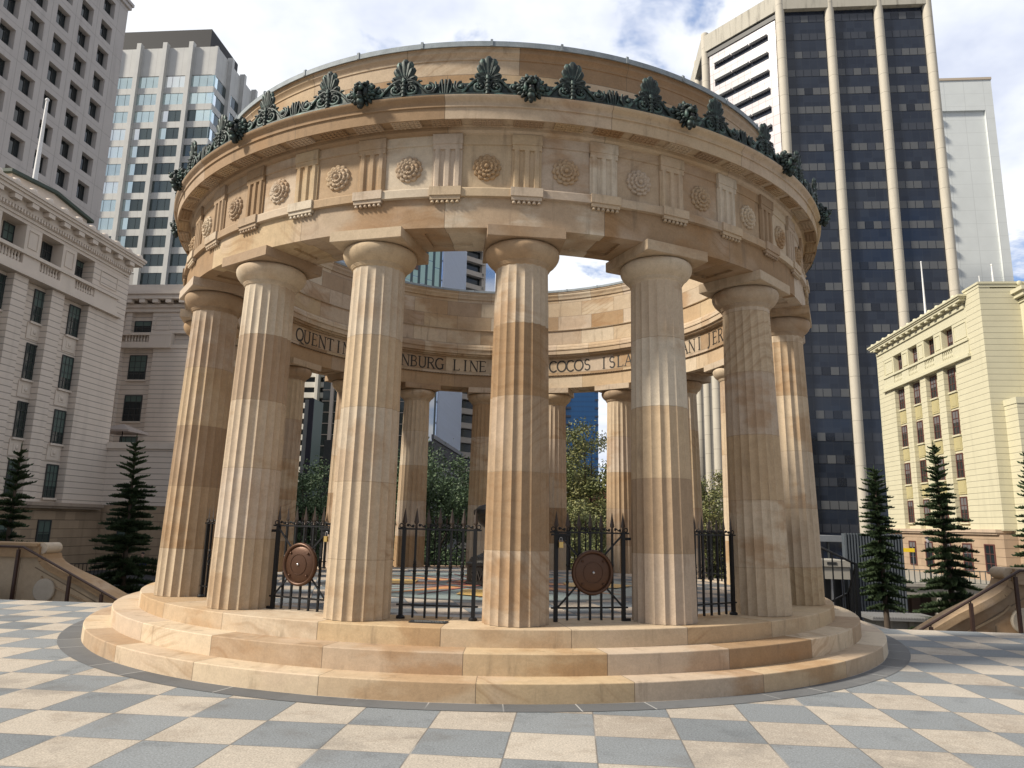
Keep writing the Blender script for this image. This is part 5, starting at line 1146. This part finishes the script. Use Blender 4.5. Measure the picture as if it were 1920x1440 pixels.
def railing(name, pts, h_, label, cat='railing', step=.12, mt=None, midrail=True, group=None, r_=.010, top=.03, drop=.0):
    mt = mt or M['iron']; p0 = pts[0]; S = Bld(name, p0[0], p0[1], label, cat, p0[2]-h_, group)
    mb = MB(); mb.tube([Vector(p) for p in pts], top, 6); S.part(mb, 'top_rail', mt)
    if midrail: mb = MB(); mb.tube([Vector(p)-Vector((0, 0, h_-.12)) for p in pts], top*.7, 6); S.part(mb, 'bottom_rail', mt)
    mb = MB()
    for p, q in zip(pts[:-1], pts[1:]):
        p, q = Vector(p), Vector(q); n_ = max(1, int((q-p).length/step))
        for i in range(n_): c = p.lerp(q, (i+.5)/n_); mb.box((c.x-r_, c.y-r_, c.z-h_+.1), (c.x+r_, c.y+r_, c.z))
    tag(S.part(mb, 'bars', mt), kind='stuff')
    for p in pts: mm = MB(); mm.box((-.03, -.03, -h_), (.03, .03, .03)); S.part(mm, 'post', mt, None, p)
    return S
railing('railing', [(5.6, 4.6, 1.72), (6.05, 3.95, 1.50), (6.62, 3.32, 1.28), (7.27, 3.02, .93), (7.30, 3.6, .30), (6.8, 4.6, -.2)], 1.25, 'black iron stair railing with scroll band, beside the right rear of the rotunda', step=.16, r_=.012)
railing('railing', [(-31.6, 22, -1.45), (-31.2, 31.2, -1.50), (-26.4, 34.4, -1.45), (-21.0, 35.0, -1.45)], .85, 'dark street railing before the stone base of the left building', step=.22, r_=.015)
# street deck right
mb = MB(); mb.box((23.2, 39.7, -2.5), (62, 66, -1.78)); mb.box((23.0, 39.5, -1.95), (62, 39.7, -1.74)); o = mb.build('street_deck', conc); o.rotation_euler[2] = GA; tag(o, kind='structure')
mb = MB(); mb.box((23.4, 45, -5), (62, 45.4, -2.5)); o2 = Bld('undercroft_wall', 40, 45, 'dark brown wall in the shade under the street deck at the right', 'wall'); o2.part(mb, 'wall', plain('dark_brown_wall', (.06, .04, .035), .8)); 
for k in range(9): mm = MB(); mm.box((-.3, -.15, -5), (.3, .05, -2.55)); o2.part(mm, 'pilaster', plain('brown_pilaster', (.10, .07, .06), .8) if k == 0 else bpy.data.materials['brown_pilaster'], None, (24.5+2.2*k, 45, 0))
railing('railing', [(23.3, 58, -.85), (23.3, 39.8, -.85), (30, 39.8, -.85), (40, 39.8, -.85)], .95, 'grey steel railing along the street deck before the yellow building', step=.35, r_=.02, mt=plain('grey_green_steel', (.07, .085, .085), .4, .3))
for k, a in enumerate((26.3, 32.0)): P = Bld('pillar', a, 40, 'pale concrete pillar holding up the street deck, %s' % ('nearer the dark tower' if k == 0 else 'farther right, behind the trees'), 'pillar', -5, 'pillars under the street deck'); mb = MB(); mb.box((a-.35, 39.72, -5), (a+.35, 40.5, -2.5)); P.part(mb, 'shaft', conc); mb = MB(); mb.box((a-.45, 39.6, -2.9), (a+.45, 40.6, -2.5)); P.part(mb, 'cap', conc)
Y_ = Bld('street_lamp', 26.6, 42.0, 'thin dark street lamp on the deck before the yellow building', 'lamp', -1.78)
mb = MB(); mb.tube([(26.6, 42, -1.78), (26.6, 42, .95)], [.07, .045], 8); Y_.part(mb, 'post', M['iron']); mb = MB(); mb.lathe([(.08, .95), (.16, 1.15), (.17, 1.25), (.02, 1.34)], 10, cx=26.6, cy=42); Y_.part(mb, 'lantern', plain('frosted_lantern', (.45, .42, .45), .3)); mb = MB(); mb.lathe([(.24, 1.25), (.16, 1.33), (0, 1.38)], 10, cx=26.6, cy=42); Y_.part(mb, 'hood', M['iron'])
Z_ = Bld('street_sign', 24.8, 40.3, 'yellow finger sign on a pole above the street deck', 'sign', -1.78)
mb = MB(); mb.tube([(24.75, 40.3, -1.78), (24.75, 40.3, .62)], .035, 8); Z_.part(mb, 'post', M['steel']); mb = MB(); mb.box((23.95, 40.22, .30), (24.85, 40.26, .56)); Z_.part(mb, 'panel', plain('yellow_sign', (.80, .55, .02), .5))
# lower stairs, kiosk, cladding, canopy
n_st = MB()
for i in range(14): n_st.box((16.5+.22*i, 27.2, -5), (16.72+.22*i, 29.5, -1.6-.165*i if False else -4.6+.2*(13-i)))
o = n_st.build('stairs', plain('grey_steps', (.16, .16, .155), .8)); o.rotation_euler[2] = GA; tag(o, kind='structure')
railing('railing', [(16.6, 27.1, -1.0), (18.6, 27.1, -2.55), (19.7, 27.1, -2.75)], .9, 'grey metal stair railing behind the kiosk at the right', step=.12, r_=.012, mt=bpy.data.materials['grey_green_steel'])
J_ = Bld('kiosk', 14.0, 17.6, 'low grey kiosk with a ribbed metal roof behind the right plaza edge', 'kiosk')
mb = MB(); mb.box((13.2, 17.6, -5), (15.3, 18.8, -1.75)); J_.part(mb, 'wall', plain('grey_render', (.24, .235, .22), .8)); mb = MB(); mb.box((12.95, 17.2, -1.75), (15.5, 19.0, -1.66)); 
for k in range(26): mb.box((12.97+.1*k, 17.19, -1.66), (13.02+.1*k, 19.0, -1.61))
J_.part(mb, 'roof', plain('ribbed_metal', (.25, .25, .25), .5, .4)); 
for a in (13.7, 14.5): mm = MB(); mm.box((-.09, 0, -5), (.09, -.12, -1.76)); J_.part(mm, 'pier', conc, None, (a, 17.6, 0))
D_ = Bld('slatted_screen', 16.4, 26.6, 'dark blue grey slatted screen behind the conifer right of the rotunda', 'screen')
mb = MB(); mb.box((15.4, 26.6, -5), (18.3, 27.0, 1.5)); D_.part(mb, 'panel', plain('blue_grey_panel', (.07, .085, .10), .6)); 
for k in range(20): mm = MB(); mm.box((0, 0, -5), (.06, -.1, 1.52)); D_.part(mm, 'slat', plain('grey_slat', (.075, .086, .098), .5) if k == 0 else bpy.data.materials['grey_slat'], None, (15.42+.145*k, 26.6, 0))
O_ = Bld('canopy', 13.4, 25.4, 'pale concrete canopy beam over a dark entrance, right of the rotunda', 'canopy')
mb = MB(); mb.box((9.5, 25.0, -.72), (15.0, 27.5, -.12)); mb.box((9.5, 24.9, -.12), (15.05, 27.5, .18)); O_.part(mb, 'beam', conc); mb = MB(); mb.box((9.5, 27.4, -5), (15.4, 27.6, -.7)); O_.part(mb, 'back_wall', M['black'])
for k in range(4): mm = MB(); mm.box((0, 0, 0), (.45, -.03, .12)); O_.part(mm, 'light_slot', M['black'], None, (10.9+1.0*k, 24.9, -.02))
for k in range(3): mm = MB(); mm.box((-.05, -.05, -5), (.05, .05, -.72)); O_.part(mm, 'post', M['steel'], None, (11.2+1.5*k, 25.3, 0))
# ---------------------------------------------------------- trees
barkm = plain('dark_bark', (.075, .058, .045), .9, 0, .2, .3, 6, .4, 30)
def leafmat(name, c1, c2, c3):
    n = mat(name); a = n.noise(n.obj, .8, 3, .6); b = n.noise(n.obj, 9, 2, .6)
    c = n.ramp(n.m('ADD', n.m('MULTIPLY', a, .5), n.m('MULTIPLY', b, .5)), [(.38, c1), (.5, c2), (.62, c3)])
    setp(n, col=c, rough=.55, spec=.35); n.bsdf.inputs['Subsurface Weight'].default_value = 0.0
    return n.mat
LC = leafmat('conifer_needles', (.024, .042, .020), (.042, .068, .030), (.072, .105, .045))
LD = leafmat('dark_green_leaves', (.034, .058, .026), (.055, .088, .036), (.085, .125, .050)); LO = leafmat('olive_leaves', (.075, .095, .03), (.14, .15, .05), (.22, .19, .065))
def conifer(a, b, z0, ztop, rmax, label, seed, lean=0.0, zlow=None, gap=.27, power=.8):
    rn = random.Random(seed); T = Bld('conifer_tree', a, b, label, 'tree', z0, 'conifers behind the plaza'); H = ztop-z0
    def ax(z): u = (z-z0)/H; return Vector((a-lean*u, b, z))
    mb = MB(); mb.tube([ax(z0+H*i/12) for i in range(13)], [.15*(1-.92*i/12)*H/8.5+.006 for i in range(13)], 8); T.part(mb, 'trunk', barkm)
    mb = MB(); z = zlow if zlow is not None else z0+1.2; ang0 = 0
    def twig(p, d, L, wd):
        d = d.normalized(); s1 = d.cross(Vector((0, 0, 1)));  s1 = s1.normalized() if s1.length > .01 else Vector((1, 0, 0)); s2 = d.cross(s1)
        mid = p + d*L*.55 + Vector((0, 0, L*.06)); tip = p + d*L + Vector((0, 0, L*.25))
        for s_ in (s1, s2): 
            mb.add([p-s_*wd*.25, p+s_*wd*.25, mid+s_*wd*.5, tip, mid-s_*wd*.5], [(0, 1, 2, 3, 4)])
    while z < ztop-.12:
        t = (ztop-z)/(ztop-(zlow if zlow is not None else z0+1.2)); Lb = rmax*(t**power)*rn.uniform(.88, 1.08) + .09
        nb = 7 if t > .25 else 5; ang0 += .55
        for k in range(nb):
            if rn.random() < .08 and t > .3: continue
            an = ang0 + 2*pi*k/nb + rn.uniform(-.25, .25); L = Lb*rn.uniform(.58, 1.14); zz0 = z + rn.uniform(-.07, .07)
            droop = -.16 if t > .55 else (.0 if t > .2 else .35)
            pts = []
            for i in range(8):
                u = i/7; r_ = L*u; aj = an + .10*sin(3*u+k); pts.append(ax(zz0) + Vector((r_*cos(aj), r_*sin(aj), L*(droop*u + .10*sin(pi*u) + .13*u**4))))
            mb.tube(pts, [.013*(1-.8*i/7)*(.5+L*.5) for i in range(8)], 4, 0)
            n_t = max(6, int(L/.030))
            for i in range(n_t):
                u = .08 + .92*i/n_t; q = u*7; i0 = min(6, int(q)); p = pts[i0].lerp(pts[i0+1], q-i0); d = pts[i0+1]-pts[i0]; d.normalize()
                sd = Vector((-d.y, d.x, 0)); tl = (.10+.20*min(1, L))*(1-.60*u)*rn.uniform(.75, 1.25)
                for s_ in (-1, 1): twig(p, d*.45 + sd*s_*rn.uniform(.3, .9) + Vector((0, 0, rn.uniform(.15, .8))), tl*.85, .042)
                twig(p, d*.5 + sd*rn.uniform(-.5, .5) + Vector((0, 0, rn.uniform(.5, 1.0))), tl*.75, .04)
                twig(p, d*.6 + sd*rn.uniform(-1, 1) + Vector((0, 0, rn.uniform(-.3, .2))), tl*.7, .04)
            twig(pts[-1], pts[-1]-pts[-2], .12, .06)
        z += gap*(.72+.5*t)*rn.uniform(.9, 1.1)
    twig(ax(ztop-.1), Vector((0, 0, 1)), .22, .05)
    T.part(mb, 'crown', LC); return T
conifer(-15.6, 8.0, -5, 3.62, 1.15, 'dark conifer with tiered branches cut by the left edge of the photo', 1, zlow=-3.5)
conifer(-14.45, 12.4, -5, 4.45, 2.05, 'dark tiered conifer just left of the rotunda, before the sandstone base', 2, lean=.25, zlow=-3.6, power=.95)
conifer(12.60, 14.9, -5, 3.88, .80, 'bushy conifer just right of the rotunda, before the dark tower', 3, lean=.12, zlow=-1.1, gap=.2, power=.5)
conifer(15.9, 16.8, -5, 5.05, 1.42, 'tall tiered conifer before the yellow building, right of the bushy one', 4, lean=.35, zlow=-2.3)
conifer(14.75, 9.5, -5, 4.0, 1.0, 'conifer cut by the right edge of the photo', 5, zlow=-3.5)
def broadleaf(a, b, z0, zc, rx, rz_, label, mt, seed, n_cl=70, n_lf=110, ls=.16, trunk_r=.16, group='broadleaf trees behind the rotunda', gapf=0.0):
    rn = random.Random(seed); T = Bld('broadleaf_tree', a, b, label, 'tree', z0, group); c = Vector((a, b, zc))
    mb = MB(); fork = Vector((a+rn.uniform(-.2, .2), b, z0+(zc-z0)*.55))
    mb.tube([(a, b, z0), (a+.05, b, z0+(zc-z0)*.3), fork], [trunk_r, trunk_r*.85, trunk_r*.7], 8)
    cl = []
    for k in range(n_cl):
        while True:
            v = Vector((rn.uniform(-1, 1), rn.uniform(-1, 1), rn.uniform(-1, 1)))
            if .25 < v.length < 1: break
        v = v*(.55+.45*v.length); cl.append(c + Vector((v.x*rx, v.y*rx, v.z*rz_)))
    for p in cl[:14]:
        m1 = fork.lerp(p, .5) + Vector((0, 0, .25)); mb.tube([fork, m1, p], [trunk_r*.45, trunk_r*.25, .012], 5)
    T.part(mb, 'trunk', barkm); mb = MB()
    for p in cl:
        cr_ = rx*rn.uniform(.16, .30)
        for i in range(int(n_lf*1.9)):
            d = Vector((rn.gauss(0, 1), rn.gauss(0, 1), rn.gauss(0, .8))); q = p + d*cr_*.5
            u = Vector((rn.uniform(-1, 1), rn.uniform(-1, 1), rn.uniform(-1.3, .1))).normalized(); s_ = u.orthogonal().normalized(); L = ls*.72*rn.uniform(.7, 1.3); wd = L*.30
            mb.add([q, q+u*L*.5+s_*wd, q+u*L, q+u*L*.5-s_*wd], [(0, 1, 2, 3)])
    T.part(mb, 'crown', mt); return T
broadleaf(-6.2, 26.3, -5, 1.2, 3.4, 4.4, 'dense dark green tree seen between the rear columns left of centre', LD, 21, 130, 170, .20)
broadleaf(-12.4, 24.5, -5, .6, 2.6, 3.7, 'dark green tree behind the leftmost rear columns', LD, 22, 110, 150, .20)
broadleaf(-9.6, 31, -5, -.6, 2.5, 3.0, 'low dark green tree between two other dark trees behind the rotunda', LD, 23, 60, 110, .2)
broadleaf(2.2, 27.0, -5, 2.6, 2.6, 4.6, 'airy olive green tree before the bright blue tower', LO, 24, 120, 140, .20, .2)
broadleaf(1.6, 21.0, -5, -.6, 2.3, 3.0, 'low bushy olive green tree in front of the airy one', LO, 25, 90, 140, .18)
broadleaf(8.9, 26.4, -5, 1.0, 1.8, 3.6, 'olive green tree before the cream tower columns, seen at the right of the colonnade', LO, 26, 90, 130, .18)
broadleaf(-2.2, 24.0, -5, -.6, 2.2, 3.2, 'dark green bush tree behind the central column', LD, 27, 50, 110, .2)
# hedge behind the rotunda
def hedge(a0, a1, b, label, seed, mt, h_=2.6):
    rn = random.Random(seed); T = Bld('hedge', (a0+a1)/2, b, label, 'hedge', -5); mb = MB()
    for i in range(int((a1-a0)*620)):
        q = Vector((rn.uniform(a0, a1), b+rn.uniform(-.7, .7), -3.2 + h_*(1-rn.random()**2)+rn.uniform(-.15, .15)))
        u = Vector((rn.uniform(-1, 1), rn.uniform(-1, 1), rn.uniform(-.6, 1))).normalized(); s_ = u.orthogonal().normalized(); L = .17
        mb.add([q, q+u*L*.5+s_*L*.28, q+u*L, q+u*L*.5-s_*L*.28], [(0, 1, 2, 3)])
    T.part(mb, 'foliage', mt); mb = MB(); mb.box((a0, b-.5, -5), (a1, b+.5, -1.5)); T.part(mb, 'branches', barkm)
hedge(-11, 0.5, 15.5, 'dark clipped hedge behind the rear railings of the rotunda', 31, LD)
hedge(1.0, 9.5, 16.5, 'olive green hedge behind the rear railings at the right', 32, LO, 2.4)
# ---------------------------------------------------------- a person on the left street
def person(a, b, z0):
    P = Bld('person', a, b, 'person in a dark blue jacket standing on the street left of the rotunda', 'person', z0)
    def skin(name, mt, joints, edges_, parent=None):
        me = bpy.data.meshes.new(name); me.from_pydata([j[0] for j in joints], edges_, []); o = bpy.data.objects.new(name, me); COL.objects.link(o)
        me.materials.append(mt); o.parent = parent or P.root
        md = o.modifiers.new('skin', 'SKIN'); sv = me.skin_vertices[0].data
        for i, j in enumerate(joints): sv[i].radius = (j[1], j[2] if len(j) > 2 else j[1])
        sv[0].use_root = True; o.modifiers.new('sub', 'SUBSURF').levels = 1; o.modifiers['sub'].render_levels = 1; return o
    sk = plain('skin', (.42, .26, .19), .55)
    J = [((0, 0, .95), .14, .10), ((0, 0, 1.2), .13, .09), ((0, 0, 1.42), .15, .09), ((0, -.01, 1.52), .05), ((0, -.02, 1.60), .075, .085), ((0, -.02, 1.70), .075, .09), ((0, -.02, 1.76), .05, .06),
         ((.18, 0, 1.42), .05), ((.23, .01, 1.14), .042), ((.24, -.06, .90), .032), ((.24, -.09, .80), .03, .018), ((-.18, 0, 1.42), .05), ((-.23, .01, 1.14), .042), ((-.24, -.06, .90), .032), ((-.24, -.09, .80), .03, .018),
         ((.09, 0, .88), .085), ((.10, -.01, .48), .058), ((.10, .02, .08), .042), ((.10, -.14, .03), .035), ((-.09, 0, .88), .085), ((-.10, -.01, .48), .058), ((-.10, .02, .08), .042), ((-.10, -.14, .03), .035)]
    Eg = [(0, 1), (1, 2), (2, 3), (3, 4), (4, 5), (5, 6), (2, 7), (7, 8), (8, 9), (9, 10), (2, 11), (11, 12), (12, 13), (13, 14), (0, 15), (15, 16), (16, 17), (17, 18), (0, 19), (19, 20), (20, 21), (21, 22)]
    body = skin('body', sk, J, Eg)
    skin('jacket', plain('navy_cloth', (.025, .035, .10), .8), [((0, 0, .92), .16, .12), ((0, 0, 1.2), .15, .11), ((0, 0, 1.42), .165, .105), ((.185, 0, 1.42), .062), ((.235, .01, 1.14), .055), ((.245, -.05, .95), .045), ((-.185, 0, 1.42), .062), ((-.235, .01, 1.14), .055), ((-.245, -.05, .95), .045)], [(0, 1), (1, 2), (2, 3), (3, 4), (4, 5), (2, 6), (6, 7), (7, 8)])
    skin('trousers', plain('dark_cloth', (.03, .03, .035), .8), [((0, 0, .96), .145, .11), ((.09, 0, .86), .10), ((.10, -.01, .48), .075), ((.10, .02, .12), .06), ((-.09, 0, .86), .10), ((-.10, -.01, .48), .075), ((-.10, .02, .12), .06)], [(0, 1), (1, 2), (2, 3), (0, 4), (4, 5), (5, 6)])
    mb = MB(); mb.ell((0, .01, 1.735), (.095, .105, .085), None, 12, 8); mb.build('hair', plain('dark_hair', (.03, .022, .018), .6), P.root)
    mb = MB(); mb.ell((0, -.105, 1.655), (.012, .02, .022), None, 6, 5); 
    for s_ in (-1, 1): mb.ell((s_*.085, -.01, 1.66), (.012, .022, .03), None, 6, 5)
    mb.build('face', sk, P.root)
person(-24.0, 29.0, -2.32)
